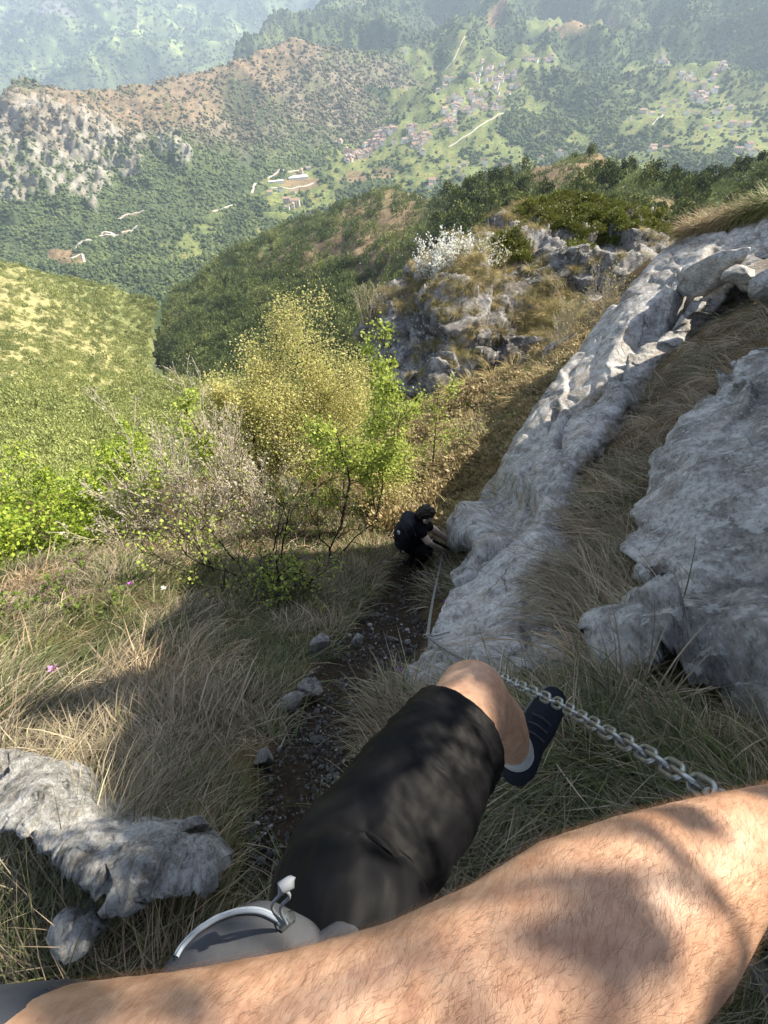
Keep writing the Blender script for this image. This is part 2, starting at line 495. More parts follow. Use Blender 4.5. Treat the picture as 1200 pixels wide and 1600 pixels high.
# the mountain across the valley, far away, upper left
far_l = Relief([(-300, -250), (900, -250), (900, 300), (-300, 420)],
               [(-300, -200, 13000), (300, -200, 13500), (900, -200, 12000), (-300, 100, 8500), (100, 100, 8600), (400, 100, 9300), (500, 60, 10500), (560, 0, 11500), (800, 100, 9500),
                (-300, 300, 6500), (100, 300, 6700), (400, 250, 7200), (800, 300, 7500), (180, 60, 8600), (300, 0, 11000), (0, 0, 11000)],
               step=4, skirt=24, disp=far_disp(420, 2600, 3, 0.8))
X, Y = far_l.X, far_l.Y
nz = fbm(px3(X, Y), 1 / 60, 5, 4); nz2 = fbm(px3(X * .6, Y * 1.6), 1 / 18, 4, 8)
t = mixa(np.broadcast_to(DGRN * .8, X.shape + (3,)), GRN * 1.35, np.clip(nz * 3 + .5, 0, 1))
t = mixa(t, MEAD * 2.0, np.clip((nz2 - .12) * 6, 0, 1) * np.maximum.reduce([blob(X, Y, 120, 90, 120, 70), blob(X, Y, 230, 80, 170, 60), blob(X, Y, 60, 60, 50, 25)]))
t = mixa(t, ROCKC * .8, blob(X, Y, 95, 62, 42, 12) * np.clip(nz2 * 3 + .8, 0, 1))
t = mixa(t, ROCKC * .8, blob(X, Y, 190, 22, 12, 24) * .7)
far_mat = mat_far('far_forest_growth', 26)
far_l.build('far_mountain', far_mat, t, kind='structure')

# valley floor with the villages, rising to the wooded mountain behind
far_r_out = [(372, 104), (400, 84), (440, 58), (480, 34), (520, 12), (560, -8), (600, -40), (640, -250), (1500, -250), (1500, 560), (-200, 620), (-200, 300), (200, 300), (340, 200)]
far_r_ctrl = [(380, 110, 5600), (520, 15, 6200), (450, 60, 5900), (620, -100, 7200), (620, 60, 5200), (620, 110, 4400), (700, 130, 3900), (670, 60, 5000), (670, 100, 4700), (720, 160, 3500), (560, 60, 5600),
              (800, 60, 4900), (800, -200, 7500), (1000, -200, 6800), (1300, -200, 5600), (1000, 0, 5200), (1200, 0, 4400), (1400, 0, 4100), (900, 100, 4100), (1000, 60, 4500), (840, 150, 3500), (1080, 150, 3300), (1180, 60, 3700),
              (1080, 110, 3600), (1150, 130, 3500), (1010, 110, 3900), (1110, 170, 3050), (1000, 190, 2950), (890, 210, 2900), (900, 160, 3300), (780, 190, 3050), (800, 220, 2800), (1200, 190, 2800), (1200, 250, 2350), (1350, 200, 2500), (1300, 100, 3300),
              (650, 200, 3100), (600, 240, 2750), (500, 240, 2850), (540, 300, 2300), (450, 290, 2400), (450, 350, 2000), (350, 350, 2050), (250, 370, 1950), (150, 400, 1800), (90, 430, 1700), (300, 420, 1650), (250, 470, 1500),
              (750, 260, 2500), (900, 260, 2450), (1000, 270, 2350), (1100, 240, 2400), (700, 400, 1500), (1000, 400, 1450), (300, 560, 1200), (-200, 500, 1500), (-200, 350, 2200), (1400, 500, 1300), (0, 330, 2300), (200, 300, 2700), (350, 220, 3300)]
def disp_r(P, Nn, s):
    n = fbm(P * np.array([1, 1, .4]), 1 / 1150, 5, 21, 0.5, True)
    m = fbm(P * np.array([1, 1, .4]), 1 / 260, 4, 31, 0.5, False)
    hgt = np.clip((s.D - 2600) / 1800, 0, 1)
    o = Nn * .5 + np.array([0, 0, 1.0])
    return o * ((n * (30 + 270 * hgt) + m * 30) * np.clip(1 - s.out / 30, .2, 1) * np.clip(s.dist / 30 + .15, 0, 1))[..., None]
far_r = Relief(far_r_out, far_r_ctrl, step=3.0, skirt=24, disp=disp_r)
X, Y = far_r.X, far_r.Y
nz = fbm(px3(X, Y), 1 / 70, 5, 14); nz2 = fbm(px3(X, Y * 1.7), 1 / 26, 4, 18); nz3 = fbm(px3(X, Y), 1 / 12, 3, 28)
meadow = np.maximum.reduce([blob(X, Y, *b) for b in [
    (590, 250, 60, 14, -10), (520, 235, 90, 12, -12), (660, 205, 40, 10, -20), (700, 150, 26, 12), (640, 180, 40, 14, -30), (735, 195, 26, 12), (690, 245, 34, 12), (800, 250, 50, 14, 35), (730, 285, 30, 12), (760, 235, 20, 20),
    (500, 320, 30, 18), (545, 275, 40, 20), (450, 320, 24, 12), (400, 300, 16, 22), (310, 350, 18, 8), (240, 335, 16, 6), (300, 405, 22, 16), (440, 350, 20, 8), (480, 300, 30, 8), (600, 330, 30, 26), (640, 290, 30, 14), (700, 275, 60, 20),
    (1050, 195, 60, 20, 10), (1130, 215, 60, 24, 0), (1190, 225, 30, 30), (1000, 205, 40, 10, -25), (985, 262, 46, 14, -8), (1090, 150, 30, 10), (845, 90, 34, 14, -15), (560, 30, 60, 14, 10), (590, 60, 30, 8), (600, 8, 40, 8), (820, 125, 20, 8),
    (1090, 235, 50, 14), (900, 230, 20, 7), (750, 150, 26, 14), (690, 185, 24, 12), (830, 185, 14, 10)]])
ROADS = [[(394, 315), (402, 300), (418, 288), (440, 280), (468, 272)], [(425, 305), (460, 298), (490, 290)], [(335, 345), (352, 336), (368, 329)], [(190, 355), (205, 349), (230, 346)], [(195, 377), (210, 372), (220, 369)],
         [(80, 420), (100, 410), (125, 397), (150, 388), (163, 384), (178, 383), (182, 378), (168, 376), (163, 380), (190, 379)], [(120, 420), (135, 412), (140, 425)], [(700, 240), (735, 228), (765, 212), (783, 200)], [(1090, 160), (1105, 150), (1115, 148)], [(1012, 215), (1025, 205), (1034, 192)], [(640, 150), (690, 150), (720, 130)]]
VILL = [('houses of the long village in the middle of the valley', 'stone house in the long village across the middle of the valley', [(655, 238, 20, 9, -15, 34), (640, 226, 14, 6, 0, 10), (600, 230, 22, 8, -15, 28), (560, 247, 18, 7, -12, 22), (545, 260, 11, 7, 0, 13), (530, 238, 6, 3, 0, 4)]),
        ('houses of the terraced hamlets above the long village', 'stone house in the terraced hamlets on the slope right of the long village', [(710, 200, 18, 9, -25, 24), (740, 187, 20, 10, -25, 26), (700, 225, 14, 8, 0, 14), (770, 190, 12, 7, -10, 12), (735, 168, 10, 5, 0, 7), (690, 172, 10, 4, 0, 5)]),
        ('houses of the upper village under the wooded mountain', 'stone house in the upper village under the wooded mountain', [(765, 158, 22, 9, 22, 28), (815, 146, 22, 6, 5, 20), (845, 142, 14, 3, 0, 8), (800, 160, 14, 5, 0, 8)]),
        ('houses of the pink-roofed village on the right', 'stone house in the pink-roofed village on the right hillside', [(1088, 172, 16, 9, -10, 24), (1060, 160, 12, 5, 0, 7), (1100, 155, 12, 5, -30, 8), (1030, 120, 16, 6, 20, 6)])]
FARM = [(1030, 190, 60, 20, 0, 9), (1150, 200, 50, 20, 0, 10), (1160, 245, 40, 8, 0, 4), (1010, 245, 30, 10, 0, 4), (760, 270, 50, 14, 0, 4), (690, 300, 40, 16, 0, 4), (440, 320, 26, 16, 0, 7), (420, 265, 30, 8, 0, 6), (520, 210, 30, 6, 0, 4), (470, 270, 16, 8, 0, 4), (640, 160, 20, 12, 0, 5), (860, 250, 20, 6, 0, 2), (290, 90, 60, 30, 0, 8), (230, 75, 60, 30, 0, 6)]
rgv = np.random.default_rng(77); HOUSES = []
for gi, cl in enumerate([v_[2] for v_ in VILL] + [FARM]):
    for cx_, cy_, rx_, ry_, an_, n_ in cl:
        for q_ in range(n_):
            u_, w_ = rgv.normal(0, .5, 2); a_ = R(an_); HOUSES.append((gi, cx_ + u_ * rx_ * math.cos(a_) - w_ * ry_ * math.sin(a_), cy_ + u_ * rx_ * math.sin(a_) + w_ * ry_ * math.cos(a_), an_))
clear = np.zeros(X.shape)
for gi, hx, hy, _ in HOUSES:
    jx = int((hx - far_r.x0) / 3); jy = int((hy - far_r.y0) / 3); clear[max(0, jy - 1):jy + 3, max(0, jx - 1):jx + 3] = 1
for rd in ROADS: clear[poly_dist(X, Y, rd + rd[::-1])[1] < 4] = 1
for cx_, cy_, r_ in ((466, 287, 22), (433, 298, 18), (980, 144, 18), (1168, 244, 9), (450, 300, 20)): clear[np.hypot((X - cx_), (Y - cy_) * 1.6) < r_] = 1
meadow = np.maximum.reduce([meadow, blob(X, Y, 620, 235, 130, 42, -14, .7) * .62, blob(X, Y, 740, 180, 80, 44, -25, .7) * .58, blob(X, Y, 450, 300, 70, 45, 0, .7) * .75, blob(X, Y, 1100, 185, 110, 50, 5, .7) * .65, blob(X, Y, 700, 265, 110, 36, 0, .7) * .55, blob(X, Y, 300, 385, 80, 34, 0, .7) * .5, blob(X, Y, 680, 150, 60, 30, 0, .7) * .6])
meadow = np.clip(np.maximum(meadow * 1.5 + nz2 * 2.2 + nz3 * .8 - .45, clear * .9), 0, 1)
base = mixa(np.broadcast_to(DGRN, X.shape + (3,)), GRN, np.clip(nz * 2.2 + .45, 0, 1))
t = mixa(base, MEAD, meadow)
t = mixa(t, MEAD * np.array([1.25, 1, 1]), meadow * np.clip(nz3 * 3, 0, 1))
brn = np.maximum.reduce([blob(X, Y, *b) for b in [(910, 95, 44, 14, -22), (560, 285, 30, 12), (600, 280, 18, 8), (560, 250, 16, 6), (110, 415, 34, 13, 20), (470, 290, 30, 12), (870, 108, 26, 8, -10), (770, 93, 20, 4, -20)]])
t = mixa(t, BRN * 1.5, np.clip(brn * 1.4 + nz2 - .3, 0, 1) * .9)
meadow_r = np.clip(meadow + brn, 0, 1)
far_mat_r = mat_far('valley_growth', 14)
far_r.build('valley_terrain', far_mat_r, t, kind='structure')

# the long cliffed ridge on the left
rid_out = [(-250, 250), (0, 214), (12, 186), (16, 156), (24, 141), (42, 138), (66, 142), (88, 150), (110, 154), (150, 149), (190, 150), (232, 145), (270, 132), (320, 122), (368, 106), (400, 94), (426, 79), (448, 71), (480, 76), (520, 80),
           (560, 88), (600, 92), (650, 96), (690, 104), (700, 130), (660, 190), (600, 232), (520, 262), (420, 300), (360, 345), (250, 380), (130, 420), (60, 500), (-250, 520)]
rid_ctrl = [(0, 214, 2350), (20, 150, 2450), (90, 150, 2500), (190, 150, 2650), (270, 134, 2800), (370, 106, 3050), (448, 71, 3300), (560, 88, 3450), (690, 104, 4050), (700, 130, 3950), (600, 150, 3300), (640, 200, 3080),
            (520, 150, 3050), (520, 200, 2950), (520, 262, 2700), (430, 210, 2700), (420, 300, 2330), (360, 345, 2060), (400, 250, 2480), (330, 300, 2200), (290, 340, 2060), (380, 150, 2850), (300, 190, 2430), (330, 250, 2330), (265, 240, 2260), (200, 190, 2380), (200, 250, 2240),
            (120, 190, 2270), (110, 250, 2130), (120, 320, 1990), (60, 200, 2220), (40, 300, 2010), (0, 260, 2120), (200, 320, 2050), (130, 400, 1800), (40, 400, 1770), (-100, 400, 1800), (-250, 300, 2100), (-250, 520, 1500), (60, 500, 1450), (250, 380, 1900), (340, 200, 2560), (290, 160, 2650)]
def cliff_mask(X, Y):
    m = np.maximum.reduce([blob(X, Y, *b) for b in [(60, 215, 90, 50, 5, .6), (30, 290, 70, 60, 0, .6), (120, 280, 60, 60, 25, .6), (150, 240, 70, 45, 30, .6), (190, 255, 60, 26, 40, .5), (268, 236, 24, 22, 0, .5), (225, 240, 20, 18, 0, .5), (290, 262, 14, 22, 0, .5), (200, 275, 14, 18), (152, 337, 9, 9), (126, 305, 26, 24)]])
    return m
def disp_rid(P, Nn, s):
    X, Y = s.X, s.Y
    cm = cliff_mask(X, Y)
    n = fbm(P * np.array([1, 1, .25]), 1 / 420, 5, 41, 0.55, True)
    b = fbm(P * np.array([1, 1, .3]), 1 / 110, 4, 51, 0.55, True)
    butt = fbm(P * np.array([1, .6, .12]), 1 / 85, 3, 61, 0.6, True)
    amp = (n * 34 + b * (7 + 20 * cm)) * np.clip(1 - s.out / 30, .3, 1)
    ledge = fbm(P * np.array([.3, .3, 1]), 1 / 45, 3, 71)
    o = Nn * (amp + butt * 34 * cm + ledge * 20 * cm)[..., None] + np.array([0, 0, 1.0]) * (amp * .5)[..., None]
    return o
ridge = Relief(rid_out, rid_ctrl, step=1.8, skirt=24, back=(0.1, 1, -.9), disp=disp_rid, jag=(7, 26))
X, Y = ridge.X, ridge.Y
steep = np.clip(1 - ridge.N[..., 2] * 1.25, 0, 1)
nz = fbm(px3(X, Y), 1 / 40, 5, 44); nz2 = fbm(px3(X * 1.4, Y * .7), 1 / 12, 4, 48)
hi = np.clip((blob(X, Y, 200, 175, 190, 34, -4, .8) + blob(X, Y, 400, 110, 120, 40, -25, .8)), 0, 1)
t = mixa(np.broadcast_to(GRN * .95, X.shape + (3,)), DGRN * 1.1, np.clip(nz * 2 + .4, 0, 1))
grey = np.clip(np.maximum.reduce([blob(X, Y, 520, 150, 170, 75, 10, .6), blob(X, Y, 330, 175, 120, 60, 20, .7), blob(X, Y, 120, 200, 160, 60, 0, .7)]), 0, 1)
t = mixa(t, GREYB * 1.05, grey * np.clip(nz * 1.5 + .75, 0, 1))
t = mixa(t, np.array([.235, .175, .115]), hi * np.clip(nz2 * 1.6 + .75, 0, 1))
band = blob(X, Y, 385, 175, 34, 50, -35, .5)
t = mixa(t, DGRN * .9, band * .85)
cm = cliff_mask(X, Y)
st_ = fbm(px3(X * 1.2 + Y * .25, Y * .35), 1 / 14, 4, 148)
rockw = np.clip(cm * 1.3 + st_ * 1.7 + (steep - .45) * .9 - .5, 0, 1)
t = mixa(t, ROCKC * .85, rockw); t = mixa(t, ROCKC * np.array([.62, .57, .48]), rockw * np.clip(nz * 3 + .3, 0, 1) * .7)
ridge_clear = np.zeros(X.shape)
for rd in ROADS: ridge_clear[poly_dist(X, Y, rd + rd[::-1])[1] < 2.2] = 1
ridge_clear = np.maximum(ridge_clear, (blob(X, Y, 110, 415, 34, 13, 20) > .5) * 1.)
t = mixa(t, BRN * 1.4, ridge_clear * .8)
ridge_rock = rockw; ridge_grey = np.clip(grey + hi, 0, 1); ridge_hi = hi
ridge_mat = mat_far('ridge_growth', 8, .6, 1.3)
ridge.build('cliff_ridge', ridge_mat, t, kind='structure')

# the nearer dark wooded spur in the middle and the conical hill
spur_out = [(238, 620), (236, 560), (238, 520), (250, 484), (272, 462), (310, 438), (345, 408), (400, 384), (440, 362), (480, 350), (520, 338), (560, 320), (600, 306), (650, 312), (690, 330), (720, 318), (760, 298), (800, 288), (838, 276), (880, 262), (905, 258), (930, 262), (955, 280),
            (985, 292), (1030, 298), (1080, 302), (1110, 300), (1150, 276), (1200, 256), (1300, 225), (1500, 190), (1500, 760), (238, 760)]
spur_ctrl = [(250, 484, 700), (238, 560, 560), (238, 620, 500), (345, 408, 720), (440, 362, 700), (520, 338, 660), (600, 306, 680), (690, 330, 520), (760, 298, 470), (838, 276, 440), (905, 258, 420), (955, 280, 400), (1030, 298, 380), (1110, 300, 360), (1200, 256, 350), (1350, 215, 330), (1500, 190, 300),
             (350, 480, 560), (450, 440, 520), (560, 400, 470), (620, 360, 480), (600, 450, 380), (700, 380, 370), (800, 330, 350), (900, 290, 330), (900, 330, 260), (1000, 320, 270), (1100, 330, 250), (1200, 300, 240), (1200, 350, 190), (1000, 400, 200), (450, 520, 400), (300, 600, 420), (500, 700, 230), (800, 600, 160), (1200, 700, 110), (300, 760, 260), (1500, 760, 100), (1500, 400, 160)]
def disp_spur(P, Nn, s):
    n = fbm(P * np.array([1, 1, .4]), 1 / 120, 5, 81, 0.5, True)
    return (Nn * .5 + np.array([0, 0, 1.])) * (n * 8.5 * np.clip(s.D / 400, .3, 1.3) * np.clip(1 - s.out / 30, .3, 1))[..., None]
spur = Relief(spur_out, spur_ctrl, step=2.5, skirt=20, back=(0, 1, -.8), disp=disp_spur, jag=(6, 30))
X, Y = spur.X, spur.Y
nz = fbm(px3(X, Y), 1 / 60, 5, 84); nz2 = fbm(px3(X * 1.3, Y * .8), 1 / 14, 4, 88)
bare = np.clip(np.maximum.reduce([blob(X, Y, 560, 380, 110, 40, -30, .7) * .75, blob(X, Y, 880, 285, 62, 22, -10, .4), blob(X, Y, 620, 420, 60, 60, 0, .7) * .7, blob(X, Y, 470, 400, 90, 20, -25, .6) * .6, blob(X, Y, 1000, 345, 90, 20, 0, .6) * .7, blob(X, Y, 830, 290, 30, 10, -25)]) , 0, 1)
sb = np.clip(bare * 1.3 + nz2 * 1.3 + nz * .9 - .05, 0, 1)
t = mixa(np.broadcast_to(GRN * .9, X.shape + (3,)), np.array([.205, .155, .10]), sb)
spur_bare = sb
spur_mat = mat_far('spur_growth', 2.2, .6, 1.35)
spur.build('wooded_spur', spur_mat, t, kind='structure')

# the sunny slope on the left, with fresh green woods at its foot
slope_out = [(-400, 330), (-250, 360), (0, 418), (30, 424), (60, 432), (100, 441), (150, 452), (190, 462), (225, 470), (246, 480), (250, 492), (243, 515), (236, 548), (240, 580), (262, 596), (330, 606), (420, 610), (700, 620), (900, 1050), (-400, 1150)]
slope_ctrl = [(-400, 330, 420), (0, 418, 520), (100, 441, 560), (190, 462, 600), (250, 490, 560), (236, 548, 450), (200, 520, 480), (100, 500, 380), (0, 500, 300), (240, 600, 300), (330, 606, 330), (420, 615, 300), (700, 620, 220), (100, 580, 220), (0, 600, 150),
              (200, 640, 180), (300, 680, 130), (100, 680, 100), (0, 700, 75), (200, 740, 80), (350, 760, 80), (0, 800, 44), (200, 830, 48), (450, 850, 60), (0, 900, 34), (200, 950, 32), (-400, 600, 110), (-400, 900, 40), (500, 1000, 40), (0, 1150, 25), (900, 1050, 40)]
def disp_slope(P, Nn, s):
    n = fbm(P * np.array([1, 1, .5]), 1 / 70, 4, 91, 0.5, True)
    return np.array([0, 0, 1.]) * (n * 7 * np.clip(s.D / 300, .12, 1.5))[..., None]
slope = Relief(slope_out, slope_ctrl, step=3, skirt=5, back=(0.3, 1, -.9), disp=disp_slope)
X, Y = slope.X, slope.Y
nz = fbm(px3(X, Y), 1 / 60, 5, 94); nz2 = fbm(px3(X, Y * 1.5), 1 / 16, 4, 98)
grassy = np.clip(blob(X, Y, 40, 555, 190, 95, 18, .6) * .95 + blob(X, Y, -50, 450, 120, 60, 0, .6) * .6 + nz2 * .9 + nz * .4 - .15, 0, 1) * np.clip((650 - Y) / 50, 0, 1)
t = mixa(np.broadcast_to(np.array([.17, .19, .08]), X.shape + (3,)), np.array([.30, .28, .14]), grassy)
t = mixa(t, DGRN * .8, np.clip((X - 238) / 6, 0, 1) * np.clip((600 - Y) / 20, 0, 1))
t = t * (1 + .5 * fbm(px3(X, Y * 1.8), 1 / 9, 3, 99))[..., None] * (1 + .35 * nz)[..., None]
slope_grassy = np.clip(grassy * 1.0 - .12, 0, 1)
slope_mat = mat_far('slope_growth', 2.0, .7, 1.3)
slope.build('sunny_slope', slope_mat, t, kind='structure')

# ------------------------------------------------------------------ tree crowns of the far woods
def crown_mesh(name, seed, sub=2, squash=1.0, rough=.35, cone=0.0):
    bm = bmesh.new(); bmesh.ops.create_icosphere(bm, subdivisions=sub, radius=0.5)
    v = np.array([x.co[:] for x in bm.verts])
    d = fbm(v, 3.2, 3, seed, .6) * rough * 1.6
    v = v * (1 + d[:, None]); v[:, 2] = v[:, 2] * squash + .32 * squash
    if cone: k = np.clip(1 - (v[:, 2] / squash) * cone, .12, 1.3); v[:, 0] *= k; v[:, 1] *= k
    for a, b in zip(bm.verts, v): a.co = b
    me = bpy.data.meshes.new(name); bm.to_mesh(me); bm.free()
    me.polygons.foreach_set('use_smooth', [False] * len(me.polygons)); return me

def mat_crown(name):
    m, nt, out = new_mat(name)
    tc = nt.nodes.new('ShaderNodeTexCoord').outputs['Object']
    oi = nt.nodes.new('ShaderNodeObjectInfo').outputs['Random']
    n = noise(nt, 9, 4, .7, tc)
    c = mixc(nt, 1.0, attr(nt, 'tint', True), ramp(nt, n, [(0.35, (.78,) * 3), (0.65, (1.2,) * 3)]), 'MULTIPLY')
    c = mixc(nt, 1.0, c, ramp(nt, oi, [(0, (.82, .86, .82)), (1, (1.28, 1.24, 1.16))]), 'MULTIPLY')
    principled(nt, out, c, 1.0, bump(nt, n, .8, .06), .05); return m
crown_mat = mat_crown('far_crown_leaves')

def woods(name, rel, n, sizepx, keepf, tintf, box, seed, sq=1.0, minm=0, kinds='round', label=None, sizem=None, conif=.3, leafy=0):
    rg = np.random.default_rng(seed)
    px = rg.uniform(box[0], box[2], n); py = rg.uniform(box[1], box[3], n)
    i = np.clip(((px - rel.x0) / rel.step).round().astype(int), 0, rel.X.shape[1] - 1); j = np.clip(((py - rel.y0) / rel.step).round().astype(int), 0, rel.X.shape[0] - 1)
    k = rel.ins[j, i] & (rg.random(n) < keepf(px, py, i, j) * np.clip(.8 + 1.6 * fbm(np.stack([px, py, px * 0], -1), 1 / 22, 3, seed), .12, 1))
    px, py, i, j = px[k], py[k], i[k], j[k]; n = len(px)
    P = rel.at(px, py); D = P @ FWD
    s = sizepx(px, py) * D / F_PX * np.clip(rg.lognormal(-.08, .36, n), .4, 2.1)
    if sizem is not None: s = np.clip(s, sizem[0], sizem[1])
    P[:, 2] -= s * .12
    rot = np.stack([rg.normal(0, .08, n), rg.normal(0, .08, n), rg.uniform(0, 6.28, n)], -1)
    scl = np.stack([s, s, s * rg.uniform(.6, 1.1, n) * sq * (1.35 if leafy else 1)], -1)
    protos = [proto('k', crown_mesh(name + '_crown', seed * 10 + q, 2, 1.0 if kinds == 'round' or q < 3 else 1.5, .42, 0 if kinds == 'round' or q < 3 else .45), crown_mat) for q in range(5)]
    if leafy: protos = [proto('k', cushion_mesh(name + '_crown', leafy, .56, .20, seed * 10 + q, ((1.0, 1.05, .95), (2.1, 2.05, 1.9)), 1.45), blade_mat) for q in range(5)]
    lim = 5 if kinds != 'round' else 4
    pick = np.where(rg.random(n) < conif, rg.integers(3, 5, n), rg.integers(0, 3, n)) if kinds != 'round' else rg.integers(0, 4, n)
    return instancer(name, P, rot, scl, pick, tintf(px, py, i, j, rg), protos, kind='stuff', label=label or 'dense woods covering the land')

def tint_mix(a, b, fr=.5):
    a = np.array(a); b = np.array(b)
    def f(px, py, i, j, rg):
        w = np.clip(rg.random(len(px)) * .7 + fbm(np.stack([px, py, px * 0], -1), 1 / 45, 3, 5) * 1.2 + fr - .35, 0, 1)[:, None]
        return a * (1 - w) + b * w
    return f

woods('far_woods', far_l, 30000, lambda x, y: 3.2 + 0 * x, lambda x, y, i, j: .55, tint_mix(DGRN * .8, GRN * 1.2), (-60, -40, 640, 270), 2, label='hazy woods across the far mountain')
_m = meadow_r
woods('valley_woods', far_r, 150000, lambda x, y: 2.8 + 1.3 * np.clip((y - 60) / 200, 0, 1), lambda x, y, i, j: np.clip(1.0 - _m[j, i] * 1.25, .06, 1) * (1 - clear[j, i]), tint_mix(DGRN * .95, np.array([.125, .155, .062]), .42), (-20, -40, 1260, 520), 3, kinds='mixed', conif=.16, label='mixed woods over the valley floor and mountainside')
woods('ridge_woods', ridge, 52000, lambda x, y: 3.3 + 0 * x,
      lambda x, y, i, j: np.clip((1 - ridge_rock[j, i] * 1.1) * (1 - ridge_hi[j, i] * .62), .02, 1) * (1 - ridge_clear[j, i]),
      lambda x, y, i, j, rg: mixa(tint_mix(DGRN * 1.1, GRN * 1.1)(x, y, i, j, rg), GREYB * .75, np.clip(ridge_grey[j, i] * .85 - .1 + rg.normal(0, .2, len(x)), 0, 1)), (-20, 60, 720, 520), 4, label='scrubby woods on the cliffed ridge')
woods('spur_woods', spur, 52000, lambda x, y: 7.5 + 6 * np.clip((y - 280) / 200, 0, 1), lambda x, y, i, j: np.clip(1 - spur_bare[j, i] * .85, 0, 1), tint_mix(np.array([.048, .068, .026]), np.array([.14, .16, .06]), .35), (230, 250, 1260, 720), 5, kinds='mixed', conif=.12, leafy=110, label='dark woods on the middle spur', sizem=(2, 8))
woods('slope_woods', slope, 60000, lambda x, y: 5 + 7 * np.clip((y - 520) / 180, 0, 1), lambda x, y, i, j: np.clip(1 - slope_grassy[j, i] * .72, 0.06, 1),
      lambda x, y, i, j, rg: mixa(tint_mix(np.array([.12, .14, .055]), np.array([.20, .215, .085]))(x, y, i, j, rg), np.array([.225, .25, .09]), np.clip((y - 560) / 160, 0, 1) * np.clip(rg.random(len(x)) * 1.3, 0, 1)), (-60, 400, 700, 1000), 6, kinds='round', leafy=150, label='fresh green scrub on the sunny slope', sizem=(.8, 7))

# ------------------------------------------------------------------ haze
bmz = bmesh.new(); bmesh.ops.create_cube(bmz, size=1.0)
me = bpy.data.meshes.new('haze'); bmz.to_mesh(me); bmz.free()
hz = bpy.data.objects.new('haze', me); COL.objects.link(hz); hz['kind'] = 'stuff'
_pts = np.concatenate([r_.P[r_.keep].reshape(-1, 3) for r_ in (far_l, far_r, ridge, spur, slope)])
lo = np.minimum(_pts.min(0), [-30, -30, -30]) - 40; hi_ = np.maximum(_pts.max(0), [30, 30, 6]) + 40
hz.location = (lo + hi_) / 2; hz.scale = hi_ - lo
m, nt, out = new_mat('haze_air')
pv = nt.nodes.new('ShaderNodeVolumePrincipled'); pv.inputs['Color'].default_value = (.66, .79, 1, 1); pv.inputs['Density'].default_value = 4.6e-5; pv.inputs['Anisotropy'].default_value = 0.1
nt.links.new(pv.outputs[0], out.inputs['Volume']); me.materials.append(m)
# ================================================================== the near hillside
g_ctrl = [(640, 880, 6.2), (600, 950, 4.6), (560, 1050, 2.9), (520, 1150, 1.95), (470, 1270, 1.5), (300, 1200, 1.7), (150, 1290, 1.35), (0, 1250, 1.6), (0, 1450, 1.2), (300, 1450, 1.15), (0, 1150, 2.1), (200, 1100, 2.35), (350, 1000, 3.3),
          (100, 1000, 3.2), (450, 900, 5.0), (250, 900, 4.7), (0, 900, 4.8), (300, 830, 6.5), (100, 865, 7.2), (560, 820, 7.8), (450, 800, 8.5), (700, 780, 8.4), (640, 700, 12), (700, 700, 10.8), (760, 680, 10.4), (830, 600, 11.5), (700, 620, 13.5), (850, 560, 13.5), (900, 500, 15.5),
          (840, 1130, 1.19), (900, 1150, 1.22), (1000, 1200, 1.22), (1150, 1180, 1.12), (1050, 1100, 1.62), (800, 1250, 1.32), (700, 1350, 1.38), (650, 1200, 1.55), (1150, 1500, .95), (870, 900, 3.1), (1000, 950, 2.75), (950, 700, 5.1), (1100, 520, 6.8), (1180, 480, 7.2), (900, 800, 4.2),
          (760, 950, 3.7), (850, 720, 7.2), (740, 900, 4.9), (700, 980, 3.9), (720, 1050, 2.3), (1150, 700, 4.0), (1150, 1000, 2.3), (960, 1060, 1.95), (1100, 850, 3.2), (0, 870, 8.0), (-100, 850, 10), (0, 800, 15), (200, 845, 9.5), (790, 780, 7.6), (650, 1000, 3.45), (660, 930, 4.9), (1000, 480, 12.5), (1060, 400, 13.0)]
g_xyz = [tuple(unp(*c)) for c in g_ctrl] + [(0, -1.6, -1.25), (-1.6, -1.6, -1.6), (1.6, -1.6, -.5), (5, 3, -1.2), (5, 0, .1), (3, -1, -.1), (-5, 0, -3.5), (-5, -2, -3.2), (5, -3, .4), (-8, 3, -6.2), (-9, 8, -10), (-6, 10, -11), (-3, 10, -10.5), (-4.5, 6.5, -8.8), (-2.5, 7.5, -7.8), (9, 7.5, -2.6), (10, 14, -8), (2, 16, -13), (-3, 16, -15), (-9, 14, -15)]
g_xyz = np.array(g_xyz)
g_rbf = RBF(g_xyz[:, :2], g_xyz[:, 2], 4e-3, 3.0)
def gz(x, y):
    x = np.asarray(x, float); y = np.asarray(y, float)
    q = np.stack([x, y, x * 0], -1)
    r = np.hypot(x, y)
    return g_rbf(x, y) + fbm(q, 1.6, 4, 7) * .10 * np.clip(r / 2, .35, 1.5) + fbm(q, .45, 3, 17) * .22 * np.clip((r - 1.5) / 4, 0, 1.5)
gz_exact = gz
_hx = np.arange(-18, 13, .05); _hy = np.arange(-5, 21, .05)
_HX, _HY = np.meshgrid(_hx, _hy); _HZ = gz_exact(_HX, _HY)
def gz(x, y):
    fx = np.clip((np.asarray(x, float) + 18) / .05, 0, len(_hx) - 1.001); fy = np.clip((np.asarray(y, float) + 5) / .05, 0, len(_hy) - 1.001)
    i = fx.astype(int); j = fy.astype(int); a = fx - i; b = fy - j
    return (_HZ[j, i] * (1 - a) + _HZ[j, i + 1] * a) * (1 - b) + (_HZ[j + 1, i] * (1 - a) + _HZ[j + 1, i + 1] * a) * b
